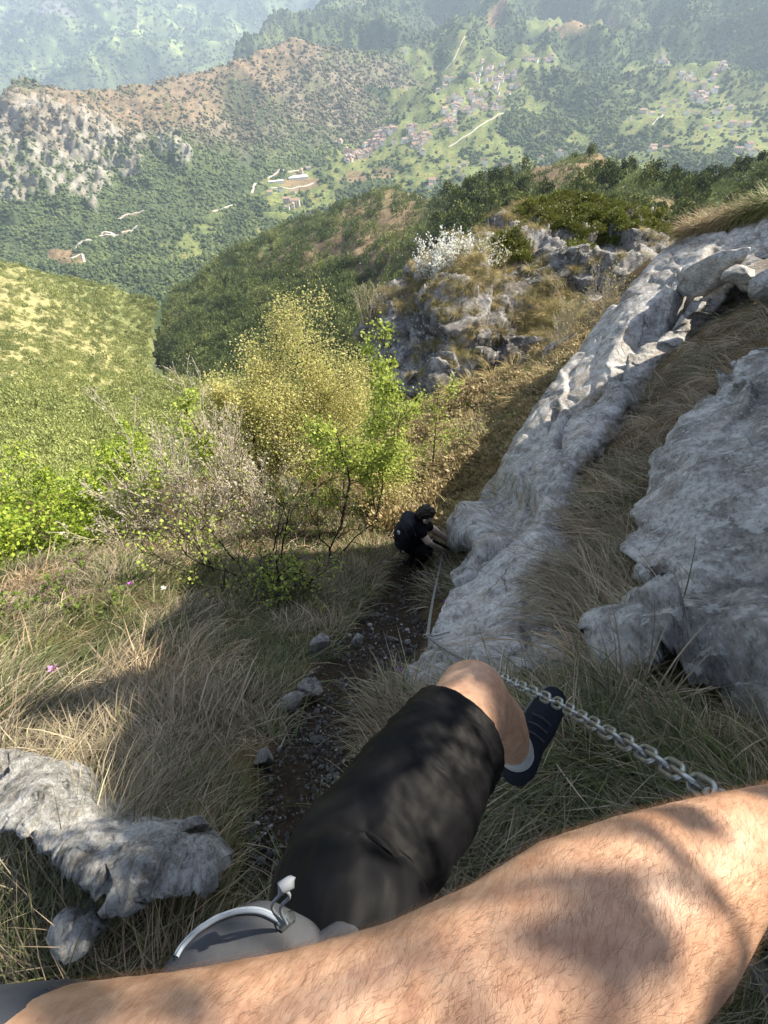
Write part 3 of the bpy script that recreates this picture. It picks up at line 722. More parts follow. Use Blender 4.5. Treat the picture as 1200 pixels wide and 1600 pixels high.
def ghit(px, py, dmin=.6, dmax=26, n=300):
    """where the sight line through a point of the photograph meets the ground"""
    px = np.atleast_1d(np.asarray(px, float)); py = np.atleast_1d(np.asarray(py, float))
    d = np.geomspace(dmin, dmax, n)
    P = unp(px[:, None], py[:, None], d[None])
    below = P[..., 2] < gz(P[..., 0], P[..., 1])
    i = np.argmax(below, 1); i[~below.any(1)] = n - 1
    i0 = np.maximum(i - 1, 0); k = np.arange(len(px))
    h0 = P[k, i0, 2] - gz(P[k, i0, 0], P[k, i0, 1]); h1 = P[k, i, 2] - gz(P[k, i, 0], P[k, i, 1])
    w = np.clip(h0 / (h0 - h1 + 1e-9), 0, 1)
    Q = P[k, i0] * (1 - w)[:, None] + P[k, i] * w[:, None]
    return Q, below.any(1)
def gnorm(x, y, e=.04):
    dx = (gz(x + e, y) - gz(x - e, y)) / (2 * e); dy = (gz(x, y + e) - gz(x, y - e)) / (2 * e)
    n = np.stack([-dx, -dy, np.ones_like(dx)], -1); return n / np.linalg.norm(n, axis=-1, keepdims=True)

path_px = [(395, 1420), (440, 1330), (480, 1260), (500, 1190), (520, 1120), (550, 1060), (585, 1010), (610, 960), (630, 920), (645, 885), (655, 860)]
path_w = [.13, .17, .20, .22, .24, .27, .36, .34, .32, .36, .35]
path_c = ghit(*zip(*path_px))[0]
def path_d(x, y):
    """distance from the edge of the trodden path, negative inside"""
    best = np.full(np.shape(x), 9.0)
    for a, b, wa, wb in zip(path_c[:-1], path_c[1:], path_w[:-1], path_w[1:]):
        dx, dy = b[0] - a[0], b[1] - a[1]; L = dx * dx + dy * dy
        t = np.clip(((x - a[0]) * dx + (y - a[1]) * dy) / L, 0, 1)
        best = np.minimum(best, np.hypot(x - a[0] - t * dx, y - a[1] - t * dy) - (wa + (wb - wa) * t))
    return best + fbm(np.stack([x, y, x * 0], -1), 3.0, 3, 55) * .16

# the ground sheet: fine near the camera
u = np.linspace(-1, 1, 430)
gx = np.sinh(u * 3.1) / math.sinh(3.1) * 16 + u * 1.5
v_ = np.linspace(-.45, 1, 430)
gy = np.sinh(v_ * 2.9) / math.sinh(2.9) * 17 + v_ * 1.6
GX, GY = np.meshgrid(gx, gy); GZ = gz_exact(GX, GY)
pd = path_d(GX, GY)
q = np.stack([GX, GY, GZ], -1)
inpath = np.clip(-pd / .08 + .5, 0, 1)
GZ = GZ - .035 * inpath + inpath * fbm(q, 9, 4, 66) * .03
soil = np.array([.036, .029, .023]); litter = np.array([.10, .078, .048])
t = mixa(np.broadcast_to(litter, GX.shape + (3,)), soil, inpath)
t = t / .1
gmat = mat_ground('hillside_soil', 24, ((.045, .04, .034), (.10, .09, .075), (.19, .17, .145)), .02)
me = mesh_np('hillside', np.stack([GX, GY, GZ], -1).reshape(-1, 3), grid_faces(430, 430)); set_tint(me, t.reshape(-1, 3) * .85)
add('hillside_ground', me, gmat, None, kind='structure')

# ------------------------------------------------------------------ rocks
rock_near = mat_rock('pale_limestone', 2.4, light=(.43, .42, .40), mid=(.28, .27, .255), dark=(.10, .096, .09), strata=(1, .6, 1.6), rot=(.5, .4, .6), warm_amt=.2, bmp=.02)
rock_slab = mat_rock('slab_limestone', 2.0, light=(.42, .405, .385), mid=(.28, .27, .255), dark=(.11, .105, .10), strata=(1.5, .45, 1.2), rot=(.2, -.5, .55), warm=(.34, .24, .14), warm_amt=.35, bmp=.02)
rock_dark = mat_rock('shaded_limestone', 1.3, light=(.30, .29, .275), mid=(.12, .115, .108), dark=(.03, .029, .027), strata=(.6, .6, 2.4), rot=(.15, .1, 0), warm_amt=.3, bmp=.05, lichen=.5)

def rock_disp(a1, w1, a2, w2, seed, streak=(1, 1, 1), facet=0.0, wf=.3, crack=0.0):
    def f(P, Nn, s):
        q = P * np.array(streak)
        o = a1 * fbm(q, 1 / w1, 4, seed, .5, True) + a2 * fbm(q, 1 / w2, 4, seed + 5, .55)
        if facet:
            d1, d2, cid = worley(q / wf + fbm(q, 2 / wf, 2, seed)[..., None] * .25, seed)
            o = o + facet * (cid - .5) - (np.clip(.07 - (d2 - d1), 0, 1) / .07) * crack
        return Nn * o[..., None]
    return f

# the long leaning slab beside the chain
slab_out = [(640, 1085), (630, 1066), (652, 1025), (664, 990), (684, 955), (700, 935), (706, 905), (716, 880), (735, 873), (722, 862), (704, 858), (703, 848), (712, 832), (722, 812), (738, 785), (755, 758), (775, 724), (790, 690), (812, 660), (835, 628), (860, 592), (888, 555), (915, 520), (940, 492), (965, 462), (990, 430), (1012, 405), (1035, 385), (1060, 366),
            (1090, 358), (1120, 352), (1150, 345), (1180, 338), (1200, 320), (1290, 300), (1290, 420), (1200, 452), (1170, 448), (1150, 440), (1120, 455), (1090, 480), (1062, 500), (1030, 530), (990, 560), (970, 596), (968, 625), (940, 660), (925, 690), (900, 720), (880, 745), (866, 780),
            (850, 810), (845, 850), (838, 890), (836, 940), (850, 985), (870, 1010), (860, 1045), (830, 1062), (790, 1066), (740, 1080), (690, 1100)]
slab_ctrl = [(640, 1080, 2.15), (664, 990, 3.0), (690, 940, 3.8), (710, 890, 4.7), (700, 855, 5.5), (740, 785, 6.2), (790, 700, 7.0), (860, 592, 8.0), (940, 492, 8.8), (1010, 408, 9.2), (1060, 366, 9.2), (1120, 352, 8.6), (1200, 330, 7.8), (1290, 300, 6.8),
             (1290, 420, 5.9), (1200, 452, 6.4), (1120, 455, 7.0), (1062, 500, 6.9), (990, 560, 6.3), (968, 620, 5.7), (925, 690, 5.0), (880, 745, 4.6), (850, 810, 4.0), (838, 900, 3.2), (850, 985, 2.5), (860, 1045, 1.95), (790, 1066, 1.8), (740, 1000, 2.6), (770, 920, 3.4), (790, 830, 4.4), (830, 720, 5.6), (900, 620, 6.7), (1000, 480, 7.8), (1100, 400, 7.9)]
def slab_disp(P, Nn, s):
    X, Y = s.X, s.Y
    q = P
    o = .025 * fbm(q * np.array([1, .5, 1]), .8, 3, 101, .5, True) + .013 * fbm(q * np.array([1.4, .5, 1]), 4, 5, 103, .6) + .005 * fbm(q, 18, 3, 104, .65)
    # steps and cracks running down the slab
    ax = R(-58); a = (X * math.cos(ax) + Y * math.sin(ax)); b = (-X * math.sin(ax) + Y * math.cos(ax))
    w = fbm(px3(X, Y), 1 / 60, 3, 105) * 16
    for b0, a0, a1_, dep, wd in [(0, 0, 0, 0, 1)]: pass
    def line(pts, width, depth):
        ins, d, _, _ = poly_dist(X + w * .35, Y + w * .2, np.array(list(pts) + list(pts[::-1])))
        return -depth * np.clip(1 - d / width, 0, 1)
    o = o + line([(985, 560), (930, 610), (880, 665), (872, 700)], 6, .22) + line([(872, 640), (845, 690), (820, 730), (806, 752)], 5, .16) + line([(1118, 400), (1090, 440), (1060, 478), (1040, 505)], 7, .45)
    o = o + line([(1150, 395), (1128, 430), (1100, 452)], 4, .2) + line([(700, 930), (745, 905), (790, 850), (836, 800)], 6, .18) + line([(700, 1000), (740, 975), (770, 960)], 4, .06)
    # the dark hollow under the round nose
    o = o - .2 * blob(X, Y, 790, 790, 36, 44, -50, .7) - .15 * blob(X, Y, 728, 868, 22, 9, -5, .7) + .22 * blob(X, Y, 735, 825, 36, 44, -40, .8)
    o = o - .30 * blob(X, Y, 1010, 535, 70, 26, -48, .5) + .18 * blob(X, Y, 1075, 440, 60, 16, -50, .5)
    o = o + facets(P, 1.1, .26, 501, .2, (1.3, .25, 1.3)) + facets(P, .38, .08, 502, .3, (1.3, .6, 1.2))
    d1, d2, cid = worley(P * np.array([1, .6, 1]) * 1.4 + fbm(P, 1.5, 2, 5)[..., None] * .3, 9)
    o = o + .09 * (cid - .5) * np.clip((520 - Y) / 60, .15, 1) - .05 * np.clip(.06 - (d2 - d1), 0, 1) / .06
    return Nn * o[..., None]
slab = Relief(slab_out, slab_ctrl, step=1.8, skirt=34, back=(.75, .35, -.35), backk=3.2, rnd=16, rk=1.0, disp=slab_disp, jag=(6, 34), fadeout=14, blur=1)
ro = thing('rock_slab', 'long pale limestone slab leaning beside the chain, running up to the sunlit corner', 'rock', tuple(unp(760, 950, 3.6)))
slab.build('rock_face', rock_slab, None, ro)

# the big boulder at the right edge
boul_out = [(1260, 520), (1205, 545), (1180, 548), (1168, 556), (1140, 578), (1105, 612), (1082, 640), (1055, 670), (1036, 704), (1030, 730), (1022, 760), (1004, 790), (992, 812), (1000, 826), (976, 846), (964, 862), (985, 880), (1000, 900), (1030, 900), (1010, 925), (978, 950), (975, 985), (955, 1010), (950, 1050), (965, 1075), (1000, 1068), (1060, 1052), (1120, 1062), (1150, 1090), (1200, 1120), (1330, 1140), (1400, 1000), (1400, 600)]
boul_ctrl = [(1205, 545, 4.3), (1168, 556, 4.4), (1105, 612, 4.3), (1036, 704, 3.9), (1000, 800, 3.35), (964, 862, 2.85), (978, 950, 2.35), (955, 1010, 2.0), (950, 1050, 1.8), (965, 1075, 1.68), (1060, 1052, 1.55), (1150, 1090, 1.35), (1200, 1120, 1.2), (1330, 1140, 1.0),
             (1100, 800, 2.75), (1100, 950, 2.1), (1200, 700, 3.1), (1200, 900, 2.15), (1200, 1000, 1.65), (1300, 1000, 1.4), (1400, 700, 2.2), (1050, 880, 2.5), (1150, 640, 3.9), (1400, 1000, 1.2)]
def boul_disp(P, Nn, s):
    X, Y = s.X, s.Y
    o = .06 * fbm(P * np.array([1, .8, 1]), 1.2, 3, 111, .5, True) + .010 * fbm(P, 5, 5, 113, .65) + .005 * fbm(P, 24, 3, 114, .6)
    o = o + facets(P, .9, .42, 511, .2) + facets(P, .26, .10, 512)
    d1, d2, cid = worley(P * 1.8 + fbm(P, 1.5, 2, 6)[..., None] * .4, 19)
    o = o + .03 * (cid - .5)
    o = o + .10 * blob(X, Y, 1150, 1000, 160, 40, 10, .5) - .08 * blob(X, Y, 1010, 905, 40, 22, -10, .8) - .12 * blob(X, Y, 1100, 1085, 150, 30, 8, .8)
    return Nn * o[..., None]
boul = Relief(boul_out, boul_ctrl, step=2.0, skirt=40, back=(.6, .5, -.5), backk=3.0, rnd=26, rk=1.0, disp=boul_disp, jag=(8, 30), fadeout=14, blur=1)
ro = thing('boulder', 'big pale boulder with mottled lichen at the right edge, grass hanging over its foot', 'rock', tuple(unp(1100, 950, 2.1)))
boul.build('rock_face', rock_near, None, ro)

# smaller rocks: closed lumps, each set into the ground
def lump(name, label, px, py, size, rot, seed, mat=rock_near, depth=None, sub=5, sink=.25, sharp=.5, cat='rock', off=(0, 0, 0), group=None):
    bm = bmesh.new(); bmesh.ops.create_icosphere(bm, subdivisions=sub, radius=0.5)
    v = np.array([x.co[:] for x in bm.verts])
    s_ = max(size)
    d1, d2, cid = worley(v * 2.6 + seed * 3.1, seed)
    # flat facets cut by planes
    rg = np.random.default_rng(seed)
    for _ in range(22):
        n = rg.normal(size=3); n /= np.linalg.norm(n); c = rg.uniform(.17, .40)
        h = v @ n - c; v = v - np.clip(h, 0, 9)[:, None] * n * .92
    v = v + v * (fbm(v, 2.4, 3, seed, .55, True) * .18 * sharp + fbm(v, 9, 4, seed + 2, .6) * .10 * sharp + fbm(v, 26, 2, seed + 2, .6) * .03 * sharp)[:, None]
    v = v * np.array(size)
    for a, b in zip(bm.verts, v): a.co = b
    me = bpy.data.meshes.new(name); bm.to_mesh(me); bm.free()
    me.polygons.foreach_set('use_smooth', [True] * len(me.polygons))
    o = add(name, me, mat)
    if depth is None: p = ghit(px, py)[0][0]
    else: p = unp(px, py, depth)
    o.location = Vector(p) + Vector(off) - Vector((0, 0, size[2] * sink)); o.rotation_euler = rot
    o['label'] = label; o['category'] = cat
    if group: o['group'] = group
    return o
# the rocky outcrop beyond the gully
out_out = [(556, 520), (566, 492), (580, 474), (604, 456), (622, 446), (640, 430), (664, 418), (700, 398), (735, 375), (760, 350), (790, 333), (825, 322), (860, 314), (900, 312), (940, 322), (985, 336), (1020, 348), (1062, 362), (1110, 380), (1200, 430), (1150, 520), (1050, 560), (950, 590), (900, 590), (850, 585), (800, 572), (760, 570), (720, 590), (690, 606), (650, 612), (620, 612), (596, 590), (578, 560)]
out_ctrl = [(556, 520, 19), (580, 474, 18.2), (640, 430, 18.5), (700, 398, 18.6), (760, 350, 19.5), (860, 314, 20.5), (985, 336, 18.6), (1062, 362, 17.4), (1200, 430, 15), (1150, 520, 13.2), (1000, 570, 12.7), (900, 590, 13.0), (800, 572, 13.6), (720, 590, 14.0), (650, 612, 14.3), (596, 590, 16.2),
            (640, 520, 16.3), (600, 530, 17.4), (700, 500, 14.9), (760, 440, 16.2), (850, 380, 17.4), (900, 420, 15.6), (1000, 400, 16.0), (850, 480, 14.8), (950, 500, 14.3), (760, 510, 14.7), (620, 460, 17.6), (700, 440, 16.9)]
def out_disp(P, Nn, s):
    X, Y = s.X, s.Y
    o = .40 * fbm(P * np.array([.7, .7, 1.4]), .35, 4, 201, .55, True) + .10 * fbm(P * np.array([.6, .6, 2.2]), 1.1, 4, 203, .6, True) + .05 * fbm(P, 5, 3, 205, .6)
    o = o + facets(P, 2.0, 1.1, 521, .4, (.6, .6, 1.7)) + facets(P, .8, 1.0, 522, .4, (.6, .6, 2.0)) + facets(P, .3, .8, 523, .3, (.7, .7, 1.6))
    return Nn * (o * np.clip(1 - s.out / 40, .3, 1))[..., None] * .8
outc = Relief(out_out, out_ctrl, step=2.0, skirt=26, back=(.1, 1, -.8), backk=2.5, rnd=14, rk=.8, disp=out_disp, jag=(8, 30), fadeout=18)
ro = thing('rocky_outcrop', 'grey layered rock outcrop below the green cushion shrubs, its left face in deep shade', 'rock outcrop', tuple(unp(780, 480, 15.5)))
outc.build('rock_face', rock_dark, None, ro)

# ------------------------------------------------------------------ grass
def tuft_mesh(name, n, L, w, rad, e0, bend, leanx, seed, green=.3, K=5, dry=((.42, .33, .18), (.30, .22, .12)), grn=((.09, .13, .035), (.16, .19, .06))):
    rg = np.random.default_rng(seed)
    az = rg.uniform(0, 2 * math.pi, n); rr = rad * np.sqrt(rg.random(n))
    root = np.stack([np.cos(az) * rr, np.sin(az) * rr, np.full(n, -.03 * L)], -1)
    h = np.stack([np.cos(az) * .8 + leanx + rg.normal(0, .3, n), np.sin(az) * .8 + rg.normal(0, .3, n), np.zeros(n)], -1)
    h /= np.linalg.norm(h, axis=1, keepdims=True) + 1e-9
    ln = L * rg.uniform(.45, 1.15, n); e = R(e0) + rg.normal(0, .25, n); bd = bend * rg.uniform(.5, 1.4, n)
    s = np.linspace(0, 1, K)
    pts = [root]; side = np.stack([-h[:, 1], h[:, 0], np.zeros(n)], -1)
    tw = rg.normal(0, .5, n)[:, None]; curl = rg.normal(0, .35, n)
    p = root
    for k in range(1, K):
        a = e - bd * s[k]; hh = h + side * (curl * s[k])[:, None]
        d = hh * np.cos(a)[:, None] + np.array([0, 0, 1.]) * np.sin(a)[:, None]
        p = p + d * (ln / (K - 1))[:, None]; pts.append(p)
    pts = np.stack(pts, 1)
    sd = side * 1.0 + np.array([0, 0, 1.]) * tw; sd /= np.linalg.norm(sd, axis=1, keepdims=True)
    wd = (w * rg.uniform(.6, 1.3, n))[:, None] * np.array([.75, 1, .85, .6, .12] if K == 5 else np.linspace(1, .12, K))[None]
    A = pts - sd[:, None] * wd[..., None] / 2; B = pts + sd[:, None] * wd[..., None] / 2
    vs = np.stack([A, B], 2).reshape(-1, 3)
    base = (np.arange(n) * K * 2)[:, None] + np.arange(K - 1)[None] * 2
    f = np.stack([base, base + 1, base + 3, base + 2], -1).reshape(-1, 4)
    isg = rg.random(n) < green
    c = np.where(isg[:, None], np.array(grn[0]) + (np.array(grn[1]) - grn[0]) * rg.random((n, 1)), np.array(dry[0]) + (np.array(dry[1]) - dry[0]) * rg.random((n, 1)))
    c = c * rg.uniform(.7, 1.2, (n, 1))
    me = mesh_np(name, vs, f, True); a = me.attributes.new('blade', 'FLOAT_VECTOR', 'POINT')
    a.data.foreach_set('vector', np.repeat(c, K * 2, 0).astype(np.float32).ravel())
    return me


def blade_field(name, P, Nn, az, per, L, w, rad, e0, bend, lean, seed, tuft_tint, green, K=5, dry=((.44, .38, .27), (.30, .24, .15)), grn=((.09, .12, .04), (.17, .19, .075)), size=None, **props):
    """grass built blade by blade in clumps: P roots of clumps, az the way each clump is combed"""
    rg = np.random.default_rng(seed); m = len(P); n = m * per
    r_ = lambda a: np.repeat(a, per, 0)
    up = Nn * .45 + np.array([0, 0, 1.]) * .55; up /= np.linalg.norm(up, axis=1, keepdims=True)
    d = np.stack([np.cos(az), np.sin(az), np.zeros(m)], -1)
    yv = np.cross(up, d); yv /= np.linalg.norm(yv, axis=1, keepdims=True); xv = np.cross(yv, up)
    size = np.ones(m) if size is None else size
    XV, YV, UP, SZ = r_(xv), r_(yv), r_(up), r_(size)
    a = rg.uniform(0, 2 * math.pi, n); rr = rad * np.sqrt(rg.random(n)) * SZ
    root = r_(P) + XV * (np.cos(a) * rr)[:, None] + YV * (np.sin(a) * rr)[:, None] - UP * (.02 * SZ)[:, None]
    hx = np.cos(a) * .7 + r_(np.full(m, lean)) + rg.normal(0, .32, n); hy = np.sin(a) * .7 + rg.normal(0, .32, n); q = np.hypot(hx, hy) + 1e-9
    h = XV * (hx / q)[:, None] + YV * (hy / q)[:, None]; side = np.cross(UP, h)
    ln = L * rg.uniform(.35, 1.15, n) * SZ; e = R(e0) + rg.normal(0, .25, n) + r_(rg.normal(0, .15, m)); bd = bend * rg.uniform(.5, 1.5, n); curl = rg.normal(0, .4, n)
    pts = [root]; p = root
    for k in range(1, K):
        s_ = k / (K - 1.); ang = e - bd * s_; hh = h + side * (curl * s_)[:, None]
        p = p + (hh * np.cos(ang)[:, None] + UP * np.sin(ang)[:, None]) * (ln / (K - 1))[:, None]; pts.append(p)
    pts = np.stack(pts, 1); tw = rg.normal(0, .5, n)[:, None]
    sd = side + UP * tw; sd /= np.linalg.norm(sd, axis=1, keepdims=True)
    wd = (w * rg.uniform(.5, 1.35, n) * SZ ** .5)[:, None] * np.interp(np.linspace(0, 1, K), [0, .3, .7, 1], [.75, 1, .7, .1])[None]
    vs = np.stack([pts - sd[:, None] * wd[..., None] / 2, pts + sd[:, None] * wd[..., None] / 2], 2).reshape(-1, 3)
    base = (np.arange(n) * K * 2)[:, None] + np.arange(K - 1)[None] * 2
    f = np.stack([base, base + 1, base + 3, base + 2], -1).reshape(-1, 4)
    isg = rg.random(n) < r_(green)
    c = np.where(isg[:, None], np.array(grn[0]) + (np.array(grn[1]) - grn[0]) * rg.random((n, 1)), np.array(dry[0]) + (np.array(dry[1]) - dry[0]) * rg.random((n, 1)))
    c = c * rg.uniform(.6, 1.25, (n, 1)) * r_(tuft_tint)
    me = mesh_np(name, vs, f, True); set_tint(me, np.repeat(c, K * 2, 0))
    print(name, m, n, len(f) * 2)
    return add(name, me, blade_tint_mat, None, **props)
blade_tint_mat = mat_leaf('grass_blades', False, .28, .5)

def tufts(kind):
    if kind == 'bank':    # hanging, long, matted straw
        return [proto('t', tuft_mesh('tuft', 60, .50, .0045, .07, 48, 1.35, 1.3, 340 + k, [.06, .12, .1, .22][k], 6, dry=((.40, .31, .19), (.24, .18, .11))), blade_mat) for k in range(4)]
    if kind == 'tussock':
        return [proto('t', tuft_mesh('tuft', 170, .60, .011, .10, 66, 2.3, .35, 360 + k, [.05, .25, .12][k], 6, dry=((.50, .38, .17), (.34, .25, .12)), grn=((.16, .19, .05), (.26, .27, .08))), blade_mat) for k in range(3)]
    if kind == 'green':
        return [proto('t', tuft_mesh('tuft', 50, .16, .0036, .05, 66, 1.2, .5, 380 + k, [.85, .7, .9][k]), blade_mat) for k in range(3)]

def lay(P, Nn, az_dir, jitter, rg, lean=.6):
    """rotations that stand tufts on a slope and comb them along az_dir (an angle array)"""
    n = len(P); az = az_dir + rg.normal(0, jitter, n)
    rx = []
    tilt = lean
    up = Nn * tilt + np.array([0, 0, 1.]) * (1 - tilt); up /= np.linalg.norm(up, axis=1, keepdims=True)
    d = np.stack([np.cos(az), np.sin(az), np.zeros(n)], -1)
    yv = np.cross(up, d); yv /= np.linalg.norm(yv, axis=1, keepdims=True); xv = np.cross(yv, up)
    # euler XYZ of the matrix [xv yv up]
    m20, m21, m22 = xv[:, 2], yv[:, 2], up[:, 2]
    b = np.arcsin(np.clip(-m20, -1, 1)); a = np.arctan2(m21, m22); c = np.arctan2(xv[:, 1], xv[:, 0])
    return np.stack([a, b, c], -1)

def downhill(x, y):
    n = gnorm(x, y, .15); return np.arctan2(n[:, 1], n[:, 0])

def grass_ground(name, box, n, seed, keep, label, per, L, w, rad, e0, bend, lean, combo=0.0, jitter=.5, green=.3, K=5, big=None, **kw):
    rg = np.random.default_rng(seed)
    px = rg.uniform(box[0], box[2], n); py = rg.uniform(box[1], box[3], n)
    P, ok = ghit(px, py); pd = path_d(P[:, 0], P[:, 1])
    k = ok & keep(px, py, P, pd, rg)
    P = P[k]; n = len(P); q = np.stack([P[:, 0], P[:, 1], P[:, 0] * 0], -1)
    az = downhill(P[:, 0], P[:, 1]) + combo + fbm(q, 1.3, 3, 33) * 2.2 + rg.normal(0, jitter, n)
    size = rg.uniform(.5, 1.35, n) * (1 + .9 * fbm(q, 1.8, 3, 79))
    g = np.clip(fbm(q, 1.1, 3, 78) * 1.6 + green + rg.normal(0, .12, n), .03, .95)
    tt = (rg.uniform(.55, 1.2, (n, 1)) * (1 + .6 * fbm(q, 2.2, 3, 80))[:, None]) * mixa(np.broadcast_to(np.array([1, 1, 1.]), (n, 3)), [1.15, .95, .8], np.clip(fbm(q, 1.5, 3, 82) * 2, 0, 1))
    return blade_field(name, P, gnorm(P[:, 0], P[:, 1]), az, per, L, w, rad, e0, bend, lean, seed, tt, g, K, size=size, kind='stuff', label=label, **kw)
def k_near(px, py, P, pd, rg):
    return (pd > -.05 + rg.random(len(pd)) * .06) & (rg.random(len(pd)) < np.clip(.5 + pd * 4, 0, 1)) & (fbm(np.stack([P[:, 0], P[:, 1], P[:, 0] * 0], -1), 2.6, 3, 91) + rg.normal(0, .15, len(pd)) > -.42)
grass_ground('grass', (-90, 1060, 1260, 1640), 2500, 501, lambda px, py, P, pd, rg: k_near(px, py, P, pd, rg) & (P @ FWD < 2.4) & ~((px > 640) & (py < 1075) & (px < 960)), 'long dry grass around the feet and beside the path', 34, .20, .0028, .045, 50, 1.5, .8, jitter=.8)
grass_ground('hillside_grass', (-160, 780, 960, 1300), 4600, 502, lambda px, py, P, pd, rg: k_near(px, py, P, pd, rg) & (P @ FWD > 1.9) & (P @ FWD < 9.5) & ~((px > 648 + np.clip(1000 - py, 0, 130) * .45) & (P @ FWD < 5.6)) & ~((px > 640) & (py > 1000)), 'combed dry grass over the hillside left of the path', 30, .27, .0052, .10, 48, 1.5, .8, jitter=.6, K=4, green=.42)
grass_ground('slope_grass', (-100, 770, 760, 940), 2600, 504, lambda px, py, P, pd, rg: (pd > .02) & (P @ FWD > 4.2) & (P @ FWD < 10), 'pale grass at the top of the hillside below the shrubs', 26, .26, .0075, .10, 52, 1.5, .7, jitter=.6, K=4, green=.35)
grass_ground('bank_grass', (790, 430, 1270, 1110), 1700, 503, lambda px, py, P, pd, rg: (P @ FWD < 9) & (P @ FWD > 1.2) & (px > np.interp(py, [430, 700, 900, 1110], [1000, 900, 850, 940])), 'long straw coloured grass hanging between the slab and the boulder', 42, .42, .0045, .08, 44, 1.7, 1.0, jitter=.75, green=.12, dry=((.50, .42, .30), (.32, .26, .17)))

def scatter_rel(name, rel, kind, n, box, seed, size, keep, label, tlo=(.8, .8, .8), thi=(1.15, 1.15, 1.1), az=-1.5, upmix=.5):
    rg = np.random.default_rng(seed)
    px = rg.uniform(box[0], box[2], n); py = rg.uniform(box[1], box[3], n)
    k = rel.inside(px, py); px, py = px[k], py[k]
    P = rel.at(px, py); Nn = rel.nrm(px, py)
    k = keep(px, py, Nn, rg); P, Nn, px, py = P[k], Nn[k], px[k], py[k]; n = len(P)
    rot = lay(P, Nn, np.full(n, az), .7, rg, upmix); s = size * rg.uniform(.6, 1.25, n)
    t = np.array(tlo) + (np.array(thi) - tlo) * rg.random((n, 1))
    pr = tufts(kind) if isinstance(kind, str) else kind
    print(name, n)
    return instancer(name, P, rot, np.stack([s, s, s], -1), rg.integers(0, len(pr), n), t, pr, kind='stuff', label=label)

jun = lambda s0: [proto('c', cushion_mesh('cushion', 420, .5, .12, s0 + k, ((.075, .095, .018), (.19, .20, .045)), .7), blade_mat) for k in range(3)]
brn_bush = lambda s0: [proto('c', cushion_mesh('twiggy', 620, .5, .12, s0 + k, ((.30, .23, .13), (.52, .43, .25)), .8), blade_mat) for k in range(3)]
# ground cover on the outcrop and the gully side
scatter_rel('outcrop_grass', outc, 'tussock', 2600, (560, 300, 1100, 600), 511, .8, lambda px, py, Nn, rg: rg.random(len(px)) < np.clip(.15 + .85 * np.maximum.reduce([blob(px, py, 720, 425, 90, 55, -30), blob(px, py, 800, 360, 90, 34, -18), blob(px, py, 600, 480, 50, 18, -20), blob(px, py, 870, 500, 60, 50, -30) * .7]) * 1.2 - .15 * blob(px, py, 900, 390, 70, 40), 0, 1) * np.clip((Nn[:, 2] - .1) * 2.5, .05, 1), 'golden grass growing on the ledges of the outcrop', (.62, .66, .66), (1.0, 1.05, .95))
scatter_rel('cushion_shrubbery', outc, jun(600), 1200, (740, 300, 1080, 430), 512, .62, lambda px, py, Nn, rg: rg.random(len(px)) < np.maximum.reduce([blob(px, py, 905, 345, 95, 26, 8), blob(px, py, 1010, 362, 50, 16, 10), blob(px, py, 870, 342, 60, 28), blob(px, py, 905, 392, 24, 14) * .6, blob(px, py, 800, 400, 26, 16) * .8]), 'dense green cushion shrubs on the top of the outcrop')
def grd_patch(name, protos, n, box, seed, size, keep, label, tlo=(.8, .8, .8), thi=(1.15, 1.15, 1.1)):
    rg = np.random.default_rng(seed)
    px = rg.uniform(box[0], box[2], n); py = rg.uniform(box[1], box[3], n)
    P, ok = ghit(px, py); k = ok & keep(px, py, P, rg); P = P[k]; n = len(P)
    rot = lay(P, gnorm(P[:, 0], P[:, 1]), downhill(P[:, 0], P[:, 1]), .8, rg, .5); s = size * rg.uniform(.6, 1.25, n)
    t = np.array(tlo) + (np.array(thi) - tlo) * rg.random((n, 1))
    print(name, n)
    return instancer(name, P, rot, np.stack([s, s, s], -1), rg.integers(0, len(protos), n), t, protos, kind='stuff', label=label)
grd_patch('gully_undergrowth', brn_bush(620), 1900, (590, 480, 960, 830), 513, .6, lambda px, py, P, rg: (P @ FWD > 6.5) & (P @ FWD < 17), 'brown twiggy undergrowth in the gully', (.7, .7, .7))
rgq = np.random.default_rng(514); px_ = rgq.uniform(600, 960, 1500); py_ = rgq.uniform(470, 830, 1500); P, ok = ghit(px_, py_); D_ = P @ FWD
k = ok & (D_ > 6.0) & (D_ < 18) & (path_d(P[:, 0], P[:, 1]) > .1); P = P[k]; n = len(P)
blade_field('gully_grass', P + [0, 0, .04], gnorm(P[:, 0], P[:, 1]), downhill(P[:, 0], P[:, 1]) + rgq.normal(0, .5, n), 60, .55, .011, .10, 66, 2.2, .45, 514, rgq.uniform(.6, 1.25, (n, 1)) * np.ones(3), np.clip(rgq.normal(.25, .25, n), 0, .9), 5, dry=((.56, .46, .25), (.38, .30, .16)), grn=((.16, .18, .05), (.27, .27, .09)), size=rgq.uniform(.5, 1.3, n), kind='stuff', label='golden grass tussocks down the gully side')
grd_patch('gully_greenery', [proto('c', cushion_mesh('leafy', 260, .5, .11, 640 + k, ((.10, .14, .03), (.26, .30, .07)), .8), blade_mat) for k in range(3)], 520, (600, 560, 900, 800), 515, .5, lambda px, py, P, rg: (P @ FWD > 7.0) & (P @ FWD < 15), 'low green growth in the gully')

